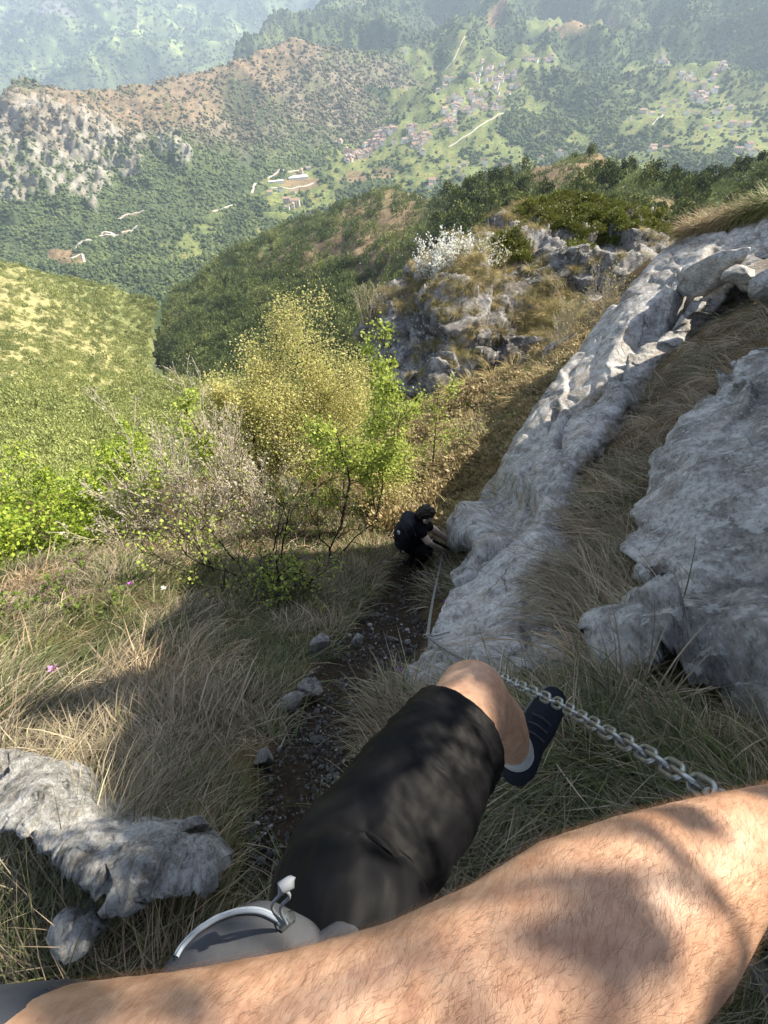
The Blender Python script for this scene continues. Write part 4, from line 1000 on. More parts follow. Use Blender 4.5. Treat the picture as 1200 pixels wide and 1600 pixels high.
# ------------------------------------------------------------------ trees and shrubs
class Skel:
    def __init__(s, seed): s.rg = np.random.default_rng(seed); s.lines = []; s.tips = []
    def grow(s, p, d, ln, r, lev, spec):
        rg = s.rg; k = spec['seg'][lev]; d = d / np.linalg.norm(d); pts = [p]; rad = [r]; wob = spec['wob'][lev]; q = p
        for i in range(k):
            d = d + rg.normal(0, wob, 3) + np.array([0, 0, spec['up'][lev]]); d /= np.linalg.norm(d)
            q = q + d * ln / k; pts.append(q); rad.append(r * (1 - (i + 1) / k * .8))
        s.lines.append((np.array(pts), np.array(rad), lev))
        pts = np.array(pts)
        if lev + 1 >= len(spec['n']) + 1 or lev == len(spec['n']):
            for i in range(1, len(pts)): s.tips.append((pts[i], d))
            return
        m = spec['n'][lev]; m = max(1, int(round(m * rg.uniform(.75, 1.25))))
        for j in range(m):
            t = spec['from'][lev] + (1 - spec['from'][lev]) * (j + rg.random()) / m
            x = t * k; i = min(int(x), k - 1); a = pts[i] + (pts[i + 1] - pts[i]) * (x - i)
            dd = pts[i + 1] - pts[i]; dd /= np.linalg.norm(dd)
            per = np.cross(dd, rg.normal(size=3)); per /= np.linalg.norm(per) + 1e-9
            an = R(spec['ang'][lev]) * rg.uniform(.7, 1.25)
            nd = dd * math.cos(an) + per * math.sin(an)
            s.grow(a, nd, ln * spec['len'][lev] * rg.uniform(.6, 1.15) * (1.15 - .55 * t), r * (1 - t * .7) * .5, lev + 1, spec)
def tubes(lines, sides=5, minr=.003):
    Vv, Ff, o = [], [], 0
    for pts, rad, lev in lines:
        n = sides if lev < 2 else 3; k = len(pts)
        d = np.gradient(pts, axis=0); d /= np.linalg.norm(d, axis=1, keepdims=True) + 1e-9
        a = np.cross(d, np.array([.31, .52, .2])); a /= np.linalg.norm(a, axis=1, keepdims=True) + 1e-9; b = np.cross(d, a)
        th = np.arange(n) / n * 2 * math.pi; r = np.maximum(rad, minr)[:, None, None]
        ring = pts[:, None] + (a[:, None] * np.cos(th)[None, :, None] + b[:, None] * np.sin(th)[None, :, None]) * r
        Vv.append(ring.reshape(-1, 3)); Ff.append(grid_faces(n, k, None, True) + o); o += n * k
    return np.concatenate(Vv), np.concatenate(Ff)
def leaves(P, D, size, rg, cols, asp=.45, droop=0.0):
    n = len(P); ax = D + rg.normal(0, .8, (n, 3)) + np.array([0, 0, -droop]); ax /= np.linalg.norm(ax, axis=1, keepdims=True)
    sd = np.cross(ax, rg.normal(size=(n, 3)) + np.array([0, 0, 1.2])); sd /= np.linalg.norm(sd, axis=1, keepdims=True)
    nn = np.cross(ax, sd); l = size * rg.uniform(.6, 1.25, (n, 1)); w = l * asp
    v = np.stack([P, P + ax * l * .5 - sd * w + nn * l * .08, P + ax * l, P + ax * l * .5 + sd * w + nn * l * .08], 1).reshape(-1, 3)
    cols = np.array(cols); c = cols[rg.integers(0, len(cols), n)] * rg.uniform(.75, 1.2, (n, 1))
    return v, np.arange(n * 4).reshape(-1, 4), np.repeat(c, 4, 0)
leaf_mat = mat_leaf('fresh_leaves', False, .42)
bark_mat = mat_plain('grey_brown_bark', (.12, .095, .075), .9, .1, 30, .4, .002)
twig_mat = mat_plain('pale_twigs', (.43, .38, .30), .9, .1, 20, .3)
dark_twig_mat = mat_plain('dark_twigs', (.045, .036, .03), .9, .1, 20, .3)
SPEC_TREE = dict(seg=[9, 6, 4, 3], wob=[.10, .18, .22, .25], up=[.04, .10, .04, 0], n=[13, 7, 5], **{'from': [.25, .2, .15]}, ang=[48, 45, 50], len=[.46, .5, .5])
def make_tree(name, label, cat, base, h, d, seed, nl, lsize, cols, spec=SPEC_TREE, r=.05, stems=1, mats=None, group=None, spread=.1, jitter=.06, crown='crown', stemlen=(.7, 1.0), asp=.45, bare=False):
    sk = Skel(seed); rg = sk.rg; base = np.array(base, float)
    t = thing(name, label, cat, tuple(base), group)
    for q in range(stems):
        dd = np.array(d, float); 
        if stems > 1: dd = dd + np.append(rg.normal(0, spread, 2), 0)
        sk.grow(base + (np.append(rg.normal(0, .06 * stems ** .5, 2), 0) if stems > 1 else 0) + np.array([0, 0, -.08]), dd, h * (rg.uniform(*stemlen) if stems > 1 else 1), r * (1 if stems == 1 else .55), 0, spec)
    mats = mats or (bark_mat, leaf_mat)
    small = [l for l in sk.lines if l[2] > 0]
    for l0 in [l for l in sk.lines if l[2] == 0]:
        v, f = tubes([l0], 7); part('trunk' if stems == 1 else 'stem', v, f, mats[0], t)
    v, f = tubes(small, 5, .0028 if h < 2.5 else .004); part('branches', v, f, mats[0], t, kind='stuff')
    if not bare:
        T = np.array([a for a, _ in sk.tips]); TD = np.array([b for _, b in sk.tips])
        i = rg.integers(0, len(T), nl); P = T[i] + rg.normal(0, jitter, (nl, 3))
        v, f, c = leaves(P, TD[i], lsize, rg, cols, asp)
        part(crown, v, f, mats[1], t, False, c)
    return t, sk

def base_at(px, py, depth=None, sink=.05):
    if depth is None: p = ghit(px, py)[0][0]
    else: p = unp(px, py, depth)
    return p - np.array([0, 0, sink])
def plumb(xt, yt, yb):
    """where a plumb line from (xt, yt) reaches the height yb of the photograph"""
    return 600 - (600 - xt) * (1387 - yb) / (1387 - yt)
def h_to(px, py, base):
    """height of the point above a base that is seen at the given place"""
    b = np.array(base); u = (px - 600) / F_PX; v = (800 - py) / F_PX
    ry = FWD[1] + v * UPV[1]; rz = FWD[2] + v * UPV[2]
    return b[1] / ry * rz - b[2]

YOL = [(.50, .48, .17), (.58, .53, .20), (.40, .42, .13), (.60, .54, .27)]
LIM = [(.36, .44, .08), (.46, .52, .12), (.30, .38, .07)]
BRI = [(.33, .42, .05), (.42, .50, .08), (.22, .32, .045)]
# the wide olive-yellow tree
b = base_at(plumb(452, 500, 800), 800, 10.0); make_tree('budding_tree', 'wide olive-yellow tree in young leaf, the tallest at the foot of the hillside', 'tree', b, h_to(455, 500, b) * .63, (-.02, .05, 1), 701, 60000, .034, YOL, dict(SPEC_TREE, n=[20, 9, 5], len=[.92, .48, .5], ang=[60, 50, 50]), .075, jitter=.14)
b = base_at(plumb(372, 560, 830), 830, 9.2); make_tree('budding_tree', 'smaller olive-yellow tree left of the wide olive-yellow one', 'tree', b, h_to(385, 560, b) * .78, (-.05, .05, 1), 702, 14000, .040, YOL, SPEC_TREE, .05, jitter=.10)
# slim lime-green saplings
b = base_at(588, 828, 7.6); make_tree('sapling', 'lime green sapling nearest the hiker, with two thin bent trunks', 'tree', b, h_to(560, 505, b) * .86, (.0, .03, 1), 703, 5600, .046, LIM, dict(SPEC_TREE, n=[13, 5, 4], len=[.24, .5, .5], wob=[.16, .2, .2, .2]), .035, 2, spread=.09, stemlen=(.85, 1))
b = base_at(530, 850, 7.8); make_tree('sapling', 'lime green sapling with its foot in shade, between the hiker and the olive-yellow tree', 'tree', b, h_to(520, 610, b), (.03, .03, 1), 704, 2600, .044, LIM, dict(SPEC_TREE, n=[11, 5, 4], len=[.26, .5, .5]), .03)
b = base_at(plumb(262, 520, 850), 850, 8.8); make_tree('sapling', 'slender lime green sapling standing apart on the left with a leafy round tip', 'tree', b, h_to(262, 520, b) * .88, (-.0, .0, 1), 705, 2600, .045, LIM, dict(SPEC_TREE, n=[13, 5, 3], len=[.17, .5, .5]), .035)
b = base_at(668, 770, 9.6); make_tree('sapling', 'low lime green sapling behind the hiker, in front of the dark rock', 'tree', b, h_to(625, 620, b), (.02, .0, 1), 706, 900, .045, LIM, dict(SPEC_TREE, n=[9, 5, 3], len=[.3, .5, .5]), .025)
# the bright beech-like bush, lower left
b = base_at(120, 905, 6.9); make_tree('leafy_bush', 'bright fresh green leafy bush at the left edge below the slope', 'bush', b, 2.3, (-.22, .05, 1), 707, 36000, .05, BRI, dict(SPEC_TREE, n=[13, 8, 6], len=[.75, .5, .45], ang=[66, 50, 50], **{'from': [.08, .15, .1]}, up=[.02, .02, 0, 0]), .06, 3, spread=.28, jitter=.07)
b = base_at(240, 870, 15); make_tree('leafy_bush', 'yellow-green bush behind the grey twiggy shrubs on the left', 'bush', b, h_to(180, 715, b), (-.03, .0, 1), 708, 14000, .085, BRI, dict(SPEC_TREE, n=[11, 8, 6], len=[.6, .5, .45], ang=[62, 50, 50], **{'from': [.1, .15, .1]}), .05, 2, spread=.25, jitter=.08)
b = base_at(20, 905, 7.4); make_tree('leafy_bush', 'green bush cut by the left edge behind the bright one', 'bush', b, 1.9, (-.1, .0, 1), 709, 20000, .05, BRI, dict(SPEC_TREE, n=[10, 7, 5], len=[.6, .5, .45], ang=[62, 50, 50]), .05, 2, spread=.25, jitter=.08)
# pale twiggy shrubs with catkin-like tips
SPEC_TW = dict(seg=[7, 5, 4], wob=[.07, .12, .15], up=[.03, .08, .05], n=[9, 6], **{'from': [.25, .2]}, ang=[24, 28], len=[.5, .5])
TW = [(.55, .50, .42), (.46, .41, .32), (.38, .38, .18)]
for k, (bx, by, tx, ty, dep, lab) in enumerate([
        (330, 880, 255, 640, 7.2, 'pale twiggy shrub with silvery bud tips reaching furthest left'), (290, 890, 200, 720, 7.0, 'low pale twiggy shrub next to the bright green bush'), (385, 870, 345, 610, 7.4, 'tall pale twiggy shrub in front of the smaller olive-yellow tree'),
        (440, 850, 420, 650, 7.6, 'pale twiggy shrub below the wide olive-yellow tree'), (240, 900, 160, 790, 6.8, 'short pale twiggy shrub at the edge of the sunlit grass'), (500, 850, 480, 700, 8.0, 'pale twiggy shrub between the lime sapling and the olive-yellow tree')]):
    b = base_at(bx, by, dep); make_tree('twiggy_shrub', lab, 'shrub', b, h_to(tx, ty, b) * .82, ((tx - bx) * .0022, .05, 1), 720 + k, 2600, .035, TW, SPEC_TW, .018, 9, (twig_mat, leaf_mat), 'pale twiggy shrubs below the trees', spread=.30, jitter=.03, stemlen=(.5, 1.0), crown='foliage')
# dark bare shrubs at the edge of the shade
SPEC_DK = dict(seg=[7, 5, 4], wob=[.16, .2, .2], up=[.05, .04, .02], n=[6, 5], **{'from': [.3, .2]}, ang=[40, 40], len=[.5, .5])
for k, (bx, by, tx, ty, lab) in enumerate([(430, 905, 385, 800, 'dark crooked shrub with few leaves in the middle of the shaded grass'), (352, 895, 345, 775, 'dark bare shrub where the sunlight meets the shade'), (400, 890, 420, 770, 'dark bare shrub just right of the one at the shade edge'),
                                           (520, 870, 500, 760, 'dark thin shrub in shade beside the saplings'), (445, 925, 480, 850, 'low dark shrub with one arching branch')]):
    b = base_at(bx, by); make_tree('bare_shrub', lab, 'shrub', b, h_to(tx, ty, b), ((tx - bx) * .003, .05, 1), 740 + k, 420, .034, LIM, SPEC_DK, .024, 4, (dark_twig_mat, leaf_mat), 'dark bare shrubs at the edge of the shade', spread=.28, jitter=.04)
# small seedlings in the sunlit grass, left
for k, (bx, by, hh) in enumerate([(20, 965, .42), (60, 960, .3), (140, 935, .45), (170, 960, .38), (215, 915, .3), (110, 970, .3), (30, 1000, .25)]):
    b = base_at(bx, by); make_tree('seedling', ['leafy seedling at the left edge of the sunlit grass', 'short seedling beside the leftmost one', 'tall thin seedling in the sunlit grass, its tip forked', 'crooked seedling right of the tall thin one', 'seedling beside the small purple flower', 'sparse seedling in front of the tall thin one', 'lowest seedling, near the left edge'][k], 'seedling', b, hh, (.05, 0, 1), 760 + k, 90, .04, [(.14, .20, .04), (.20, .26, .06)], SPEC_DK, .008, 2, (bark_mat, leaf_mat), 'seedlings in the sunlit grass', spread=.3, jitter=.03)
# white blossom bush and its neighbours on the outcrop
b = unp(692, 446, 17.2)
make_tree('blossoming_bush', 'bush covered in white blossom on the left shoulder of the outcrop', 'bush', b - np.array([0, 0, .3]), 1.75, (-.12, 0, 1), 780, 5200, .075, [(.80, .80, .74), (.70, .72, .62), (.85, .85, .82)], SPEC_TW, .03, 18, (bark_mat, leaf_mat), None, spread=.45, jitter=.05, crown='blossom', asp=.4)
b = unp(745, 428, 17.0)
make_tree('blossoming_bush', 'smaller bush with sparser white blossom right of the full one', 'bush', b - np.array([0, 0, .3]), 1.6, (0, 0, 1), 781, 1700, .07, [(.78, .78, .70), (.45, .42, .25), (.35, .36, .14)], SPEC_TW, .03, 12, (bark_mat, leaf_mat), None, spread=.4, jitter=.05, crown='blossom', asp=.4)
for k, (bx, by, dep, hh, lab) in enumerate([(870, 560, 12.8, 1.6, 'bare twiggy bush on the gully side near the slab'), (905, 530, 13.0, 1.9, 'taller bare bush half hidden by the slab'), (580, 500, 17.4, 1.5, 'bare bush at the left tip of the outcrop'), (760, 700, 9.6, .9, 'bare bush at the bottom of the gully by the slab')]):
    make_tree('bare_bush', lab, 'bush', unp(bx, by, dep) - np.array([0, 0, .1]), hh, (0, 0, 1), 785 + k, 350, .05, [(.40, .36, .16), (.30, .30, .10)], SPEC_TW, .02, 9, (twig_mat, leaf_mat), 'bare bushes around the outcrop', spread=.4, jitter=.05, crown='foliage')

# single grass tussocks that stand out on the gully side
rgx = np.random.default_rng(90)
for k, (bx, by, lab) in enumerate([(650, 612, 'round tussock at the foot of the dark rock, furthest left'), (690, 590, 'golden tussock under the dark overhang'), (722, 575, 'pale golden tussock right of the overhang'), (735, 612, 'widest greenish tussock hanging over the gully'), (706, 628, 'yellow tussock hanging below its golden neighbours'),
                                   (768, 600, 'drooping tussock in the middle of the gully side'), (655, 655, 'small tussock low on the gully side above the sapling'), (800, 590, 'brownish tussock under the grey ledge'), (815, 640, 'tussock close to the slab edge')]):
    P, ok = ghit(bx, by)
    tme = tuft_mesh('grass_tussock', 260, .85, .014, .14, 64, 2.35, .4, 900 + k, [.05, .05, .1, .5, .2, .15, .4, .1, .1][k], 6, dry=((.55, .42, .19), (.38, .28, .13)), grn=((.22, .24, .07), (.32, .31, .10)))
    a = tme.attributes.new('tint', 'FLOAT_VECTOR', 'POINT'); a.data.foreach_set('vector', np.ones(len(tme.vertices) * 3, np.float32))
    o = add('grass_tussock', tme, None)
    o.location = P[0] + np.array([0, 0, .12]); o.rotation_euler = (0, .25, -1.4 + rgx.normal(0, .3)); o['label'] = lab; o['category'] = 'grass tussock'; o['group'] = 'tussocks on the gully side'
    tme.materials.append(None)
    o.material_slots[0].link = 'DATA'
m, nt, out = new_mat('tussock_blades'); principled(nt, out, attr(nt, 'blade'), .6, None, .2)
for o in COL.objects:
    if o.name.startswith('grass_tussock'): o.data.materials[0] = m

# grass crowning the slab at the upper right
rgq = np.random.default_rng(71); n = 230
px_ = rgq.uniform(1075, 1290, n); py_ = np.interp(px_, [1075, 1120, 1200, 1290], [362, 350, 322, 300]) + rgq.uniform(-16, 6, n)
P = unp(px_, py_ + 8, np.interp(px_, [1075, 1200, 1290], [9.1, 8.0, 7.1])) ; P[:, 2] -= .05
gg = np.clip((px_ - 1150) / 60 + rgq.normal(0, .3, n), .05, .8)
blade_field('crest_grass', P, np.tile([0., 0, 1], (n, 1)), rgq.uniform(2.2, 4.6, n), 40, .50, .009, .16, 58, 1.5, .3, 72, rgq.uniform(.7, 1.2, (n, 1)) * np.ones(3), gg, 5, dry=((.50, .38, .20), (.30, .22, .12)), grn=((.16, .20, .05), (.25, .28, .08)), kind='stuff', label='sunlit grass standing on the crest of the slab')
# ------------------------------------------------------------------ unseen rock wall added on the right, its crest cut to shade the path
edge_px = [(0, 1150), (100, 1125), (180, 1105), (235, 1062), (200, 1000), (255, 960), (285, 880)]
WXP = 5.5
_g = ghit(*zip(*edge_px))[0]; _t = (WXP - _g[:, 0]) / SUN_DIR[0]; _h = _g + _t[:, None] * SUN_DIR
print('shade edge', _h.round(2).tolist())
_a = unp(900, 1480, .22); _a = _a + (WXP - _a[0]) / SUN_DIR[0] * SUN_DIR
print('arm ray', _a.round(2))
_o = np.argsort(_h[:, 1]); prof_y = [-5, -1.5, _a[1] - 1.2, _a[1] + .12] + (_h[_o, 1]).tolist() + [_h[:, 1].max() + .15, _h[:, 1].max() + .3]
prof_z = [_a[2] + .3, _a[2] + .1, _a[2] - .45, _a[2] - .45] + (_h[_o, 2]).tolist() + [_h[_o, 2][-1] - 1.6, -3.0]
nu, nv = 260, 90
uu = np.linspace(-5, max(prof_y), nu); top = np.interp(uu, prof_y, prof_z)
vv = np.linspace(0, 1, nv)
UU, VV = np.meshgrid(uu, vv); TOP = np.broadcast_to(top, UU.shape)
rise = np.clip(VV / .6, 0, 1); over = np.clip((VV - .6) / .4, 0, 1)
WX = WXP - .4 + .4 * rise ** 2 + over * 7; WX = WX + np.clip((UU - 4.2) / 2, 0, 1) * 5 * (1 - rise) ** .7; WZ = (TOP - 6) + 6 * np.sin(rise * math.pi / 2) + over * .15 - over ** 2 * 1.5
Wp = np.stack([WX, UU, WZ], -1)
dd = fbm(Wp, .5, 4, 301, .5, True) * .28 + fbm(Wp, 2.2, 4, 303) * .08
Wp = Wp + np.array([-1, 0, .12]) * (dd * np.where(VV > .5, .12, 1))[..., None]
ro = thing('shade_wall', 'unseen rock wall added on the right of the camera to shade the path', 'rock wall', (4.5, 1, 0))
part('rock_face', Wp.reshape(-1, 3), grid_faces(nu, nv), rock_near, ro)
_sp = dict(SPEC_TREE, n=[6, 4, 3], len=[.6, .5, .5], up=[.03, .05, .02, 0])
_t0 = unp(900, 1470, .225) + SUN_DIR * 1.8  # unseen sapling added up the sun ray to dapple the arm
_b0 = np.array([_t0[0] + .1, _t0[1] - .05, float(gz(_t0[0] + .1, _t0[1] - .05))]); print('dapple tree', _b0, _t0)
make_tree('sapling', 'unseen young tree on the right of the camera, placed to dapple the arm', 'tree', _b0, (_t0[2] - _b0[2]) * 1.12, (0, 0, 1), 791, 330, .055, LIM, dict(SPEC_TREE, n=[11, 4, 3], len=[.26, .5, .5], **{'from': [.5, .2, .15]}), .022, 2, spread=.08, jitter=.03)

_t0 = unp(470, 1570, .21) + SUN_DIR * 1.8  # another unseen sapling, added to dapple the left of the arm
_b0 = np.array([_t0[0], _t0[1] - .15, float(gz(_t0[0], _t0[1] - .15))])
make_tree('sapling', 'second unseen young tree, behind the first, placed to dapple the rest of the arm', 'tree', _b0, (_t0[2] - _b0[2]) * 1.12, (0, 0, 1), 792, 380, .055, LIM, dict(SPEC_TREE, n=[11, 4, 3], len=[.26, .5, .5], **{'from': [.5, .2, .15]}), .022, 2, spread=.08, jitter=.03)

# ------------------------------------------------------------------ small rocks set in the grass
rock_stone = mat_rock('trail_stone', 9, light=(.44, .42, .40), mid=(.28, .27, .255), dark=(.13, .125, .115), warm_amt=.25, bmp=.03)
lump('rock', 'tall narrow stone edging the path, thin side up', 483, 1085, (.22, .16, .52), (.25, .35, .3), 41, mat=rock_stone, off=(0, 0, .20))
lump('rock', 'flat tilted stone in the grass at the path edge, below the tall narrow one', 452, 1110, (.26, .18, .2), (.2, -.3, .5), 42, mat=rock_stone, off=(0, 0, .12))
lump('rock', 'pointed stone at the path edge, above the tall narrow one', 500, 1020, (.28, .2, .32), (.1, .1, .9), 43, mat=rock_stone, off=(0, 0, .13))
lump('rock', 'stone half buried at the left edge of the path beside the shorts', 415, 1185, (.13, .10, .32), (.3, .2, .2), 44, mat=rock_stone, off=(0, 0, .10))
lump('rock', 'upright pinkish stone standing alone in the grass left of the shorts', 325, 1310, (.13, .11, .34), (.05, -.15, .4), 45, mat=rock_stone, off=(0, 0, .20))
lump('rock', 'white speckled stone behind the knee, in the grass', 775, 1230, (.05, .05, .06), (0, 0, 0), 46, off=(0, 0, .03))
lump('rock', 'pale stone lying across the upper path', 560, 998, (.16, .11, .07), (0, 0, .3), 47, mat=rock_stone, off=(0, 0, .02))
lump('rock', 'whitish stone in the middle of the upper path', 615, 1000, (.14, .09, .07), (0, .1, -.3), 48, mat=rock_stone, off=(0, 0, .02))
lump('rock', 'small pale stone right of the whitish one on the path', 637, 1004, (.10, .07, .05), (0, 0, .6), 49, mat=rock_stone, off=(0, 0, .02))
lump('rock', 'grey stone in the grass left of the hiker', 600, 880, (.22, .15, .12), (0, 0, .2), 50, mat=rock_stone, off=(0, 0, .05))
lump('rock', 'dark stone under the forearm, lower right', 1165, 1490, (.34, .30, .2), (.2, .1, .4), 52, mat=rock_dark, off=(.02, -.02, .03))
# the weathered rock, lower left
ll_out = [(-120, 1190), (-20, 1185), (20, 1200), (45, 1198), (80, 1215), (110, 1240), (140, 1262), (165, 1288), (200, 1300), (240, 1302), (280, 1312), (310, 1335), (328, 1358), (322, 1378), (300, 1380), (270, 1382), (240, 1384), (215, 1390), (200, 1402), (180, 1398), (165, 1380), (140, 1365), (100, 1338), (50, 1308), (0, 1290), (-120, 1262)]
ll_ctrl = [(-120, 1190, 1.62), (20, 1200, 1.55), (110, 1240, 1.42), (200, 1300, 1.26), (280, 1312, 1.2), (328, 1360, 1.13), (240, 1400, 1.08), (180, 1420, 1.05), (150, 1340, 1.16), (0, 1262, 1.38), (-120, 1240, 1.5), (60, 1240, 1.38), (230, 1345, 1.11)]
def ll_disp(P, Nn, s): return Nn * (facets(P, .24, .42, 531, .15, (1, .6, 1.3)) + facets(P, .07, .36, 532, .15, (1, .6, 1.3)) + .02 * fbm(P, 3.5, 4, 131, .55, True) + .012 * fbm(P * np.array([1, 1, 3]), 12, 4, 133, .6, True) + .003 * fbm(P, 60, 3, 134))[..., None]
ll_ctrl = [(a_, b_, c_ * .955) for a_, b_, c_ in ll_ctrl]
llr = Relief(ll_out, ll_ctrl, step=1.6, skirt=34, back=(.1, .3, -1), backk=2.6, rnd=10, rk=.7, disp=ll_disp, jag=(7, 30), fadeout=12)
rock_strip = mat_rock('streaked_limestone', 7, light=(.52, .515, .50), mid=(.32, .315, .30), dark=(.11, .108, .105), strata=(1, .35, 1.4), rot=(.3, .2, -.5), warm_amt=.15, bmp=.02)
ro = thing('rock', 'long weathered pale rock ridge in the grass at the lower left', 'rock', tuple(unp(150, 1300, 1.25)))
llr.build('rock_face', rock_strip, None, ro)
l2 = Relief([(90, 1425), (120, 1440), (140, 1432), (150, 1450), (128, 1475), (120, 1500), (90, 1490), (75, 1460)], [(90, 1425, 1.1), (140, 1432, 1.08), (150, 1450, 1.06), (120, 1500, 1.02), (90, 1490, 1.03), (75, 1460, 1.07), (110, 1460, 1.03)], step=1.6, skirt=26, back=(.2, .3, -1), backk=2.2, rnd=14, rk=.9, disp=ll_disp, jag=(5, 16), fadeout=12, blur=1)
ro = thing('rock', 'small pale rock lump below the long weathered ridge, lower left', 'rock', tuple(unp(110, 1460, 1.05)))
l2.build('rock_face', rock_strip, None, ro)
# blocks along the sunlit top of the slab
lump('rock', 'sunlit split block leaning against the slab at the upper right', 1118, 425, (.8, .55, 1.5), (.5, .35, -.2), 61, depth=6.9, mat=rock_near, sink=0)
lump('rock', 'pale angular block at the right edge above the sunlit grass', 1160, 432, (.55, .5, .55), (.2, .2, .3), 62, depth=6.5, mat=rock_near, sink=0)
lump('rock', 'rounded block at the very right edge of the ledge', 1200, 448, (.8, .6, .6), (0, .2, .9), 63, depth=6.3, mat=rock_near, sink=0)
lump('rock', 'low block half covered by the sunlit grass', 1165, 505, (1.0, .5, .35), (0, .1, .2), 64, depth=6.4, mat=rock_near, sink=0)

# gravel on the path: nobody could count it
gp = []
for k in range(5):
    bm = bmesh.new(); bmesh.ops.create_icosphere(bm, subdivisions=1, radius=.5)
    v = np.array([x.co[:] for x in bm.verts]); v = v * (1 + .5 * perlin(v * 2.1 + k * 7, k))[:, None] * np.array([1, .75, .5])
    for a_, b_ in zip(bm.verts, v): a_.co = b_
    mg = bpy.data.meshes.new('pebble'); bm.to_mesh(mg); bm.free(); gp.append(mg)
def mat_peb():
    m, nt, out = new_mat('path_pebbles'); c = attr(nt, 'tint', True)
    principled(nt, out, c, .9, None, .2); return m
pm = mat_peb()
rg = np.random.default_rng(61); n = 17000
px_ = rg.uniform(380, 700, n); py_ = rg.uniform(840, 1440, n); P, ok = ghit(px_, py_); pd_ = path_d(P[:, 0], P[:, 1])
k = ok & (pd_ < .04) & (fbm(np.stack([P[:, 0], P[:, 1], P[:, 0] * 0], -1), 5, 3, 5) + rg.normal(0, .2, n) > -.15); P = P[k]; n = len(P); D_ = P @ FWD
s = rg.lognormal(-.2, .6, n) * .0075 * np.clip(D_ / 1.5, .8, 3); s = np.clip(s, .003, .07)
P[:, 2] += s * .05 - .02
g = rg.uniform(.025, .12, (n, 1)); g = np.where(rg.random((n, 1)) < .04, .30, g)
instancer('gravel', P, rg.uniform(-1, 1, (n, 3)) * np.array([.4, .4, 3.1]), np.repeat(s[:, None], 3, 1), rg.integers(0, 5, n), g * np.array([1, .95, .88]), [proto('p', m_, pm) for m_ in gp], kind='stuff', label='loose stones over the trodden path')

# flowers
petal_m = mat_plain('purple_petals', (.42, .12, .45), .5, .2, None, 0); stem_m = mat_plain('green_stem', (.10, .17, .04), .6)
pink_m = mat_plain('pink_petals', (.72, .28, .66), .5, .2, None, 0); white_m = mat_plain('white_petals', (.8, .8, .76), .5, .2)
def flower(label, px, py, hh, sz, pm_, seed, n=9):
    rg = np.random.default_rng(seed); b = ghit(px, py)[0][0]; t = thing('flower', label, 'flower', tuple(b))
    pts = np.array([b, b + [.01, 0, hh * .6], b + [.02, .01, hh]]); v, f = tubes([(pts, np.array([.003, .0025, .002]), 0)], 5); part('stem', v, f, stem_m, t)
    c = pts[-1]; az = np.arange(n) / n * 6.28 + rg.normal(0, .2, n); el = rg.uniform(-.1, .9, n)
    d = np.stack([np.cos(az) * np.cos(el), np.sin(az) * np.cos(el), np.sin(el)], -1); s_ = np.cross(d, [0, 0, 1.]); s_ /= np.linalg.norm(s_, axis=1, keepdims=True)
    l = sz * rg.uniform(.7, 1.1, (n, 1)); up = np.cross(s_, d)
    for q in range(n):
        vs = np.stack([c, c + d[q] * l[q] * .5 - s_[q] * l[q] * .28 + up[q] * l[q] * .1, c + d[q] * l[q], c + d[q] * l[q] * .5 + s_[q] * l[q] * .28 + up[q] * l[q] * .1])
        part('petal', vs, np.array([[0, 1, 2, 3]]), pm_, t)
flower('pink many-petalled flower in the sunlit grass at the left', 94, 1060, .12, .036, pink_m, 1, 12)
flower('small purple flower far up in the sunlit grass, left', 212, 928, .16, .032, petal_m, 2)
flower('purple flower by the path above the hiking shorts', 618, 1056, .06, .026, petal_m, 3)
flower('violet flower right of the path near the slab', 660, 907, .08, .034, petal_m, 4)
flower('violet flower in the shade between the path and the chain', 690, 948, .08, .032, petal_m, 5)
flower('single white flower at the edge of the shade', 267, 940, .22, .03, white_m, 6)

# ------------------------------------------------------------------ bodies
skin_m, nt, out = new_mat('sunned_skin')
tc = geo_pos(nt)
n1 = noise(nt, 28, 4, .6, tc); n2 = noise(nt, 260, 4, .6, tc); n3 = noise(nt, 70, 6, .65, tc)
c = ramp(nt, n1, [(.3, (.40, .24, .155)), (.7, (.51, .335, .23))])
c = mixc(nt, 1.0, c, ramp(nt, n3, [(.33, (.80, .70, .66)), (.62, (1.08, 1.07, 1.05))]), 'MULTIPLY')
principled(nt, out, c, .48, bump(nt, n3, .35, .0012, bump(nt, n2, .4, .0006)), .35, Subsurface__Weight=.18, Subsurface__Scale=.012)
skin2_m = mat_plain('pale_skin', (.72, .56, .46), .6, .3)

def cloth_mat(name, col, fine=900, rough=.85, sheen=.0, spec=.12):
    m, nt, out = new_mat(name); tc = geo_pos(nt)
    a = noise(nt, fine, 3, .6, tc); b = noise(nt, 18, 4, .55, tc)
    c = ramp(nt, b, [(.3, tuple(x * .85 for x in col)), (.7, tuple(x * 1.15 for x in col))])
    principled(nt, out, c, rough, bump(nt, b, .25, .006, bump(nt, a, .25, .0004)), spec, Sheen__Weight=sheen); return m
short_m = cloth_mat('black_shorts_cloth', (.006, .006, .007), rough=.6, spec=.10)
grey_cloth = cloth_mat('grey_bag_cloth', (.055, .058, .066))
tee_m = cloth_mat('dark_grey_shirt_cloth', (.045, .05, .06))
black_cloth = cloth_mat('black_cloth', (.016, .016, .018), 300)
pack_m = cloth_mat('black_backpack_cloth', (.030, .031, .036), 300)
hair_m = mat_plain('dark_brown_hair', (.022, .013, .009), .5, .4, 60, .5, .004)
sock_m = cloth_mat('white_sock_knit', (.36, .36, .35)); sole_m = mat_plain('grey_shoe_sole', (.10, .10, .10), .8)
shoe_m = cloth_mat('dark_blue_shoe_fabric', (.012, .014, .020)); lace_m = mat_plain('shoe_lace', (.035, .037, .043), .8)
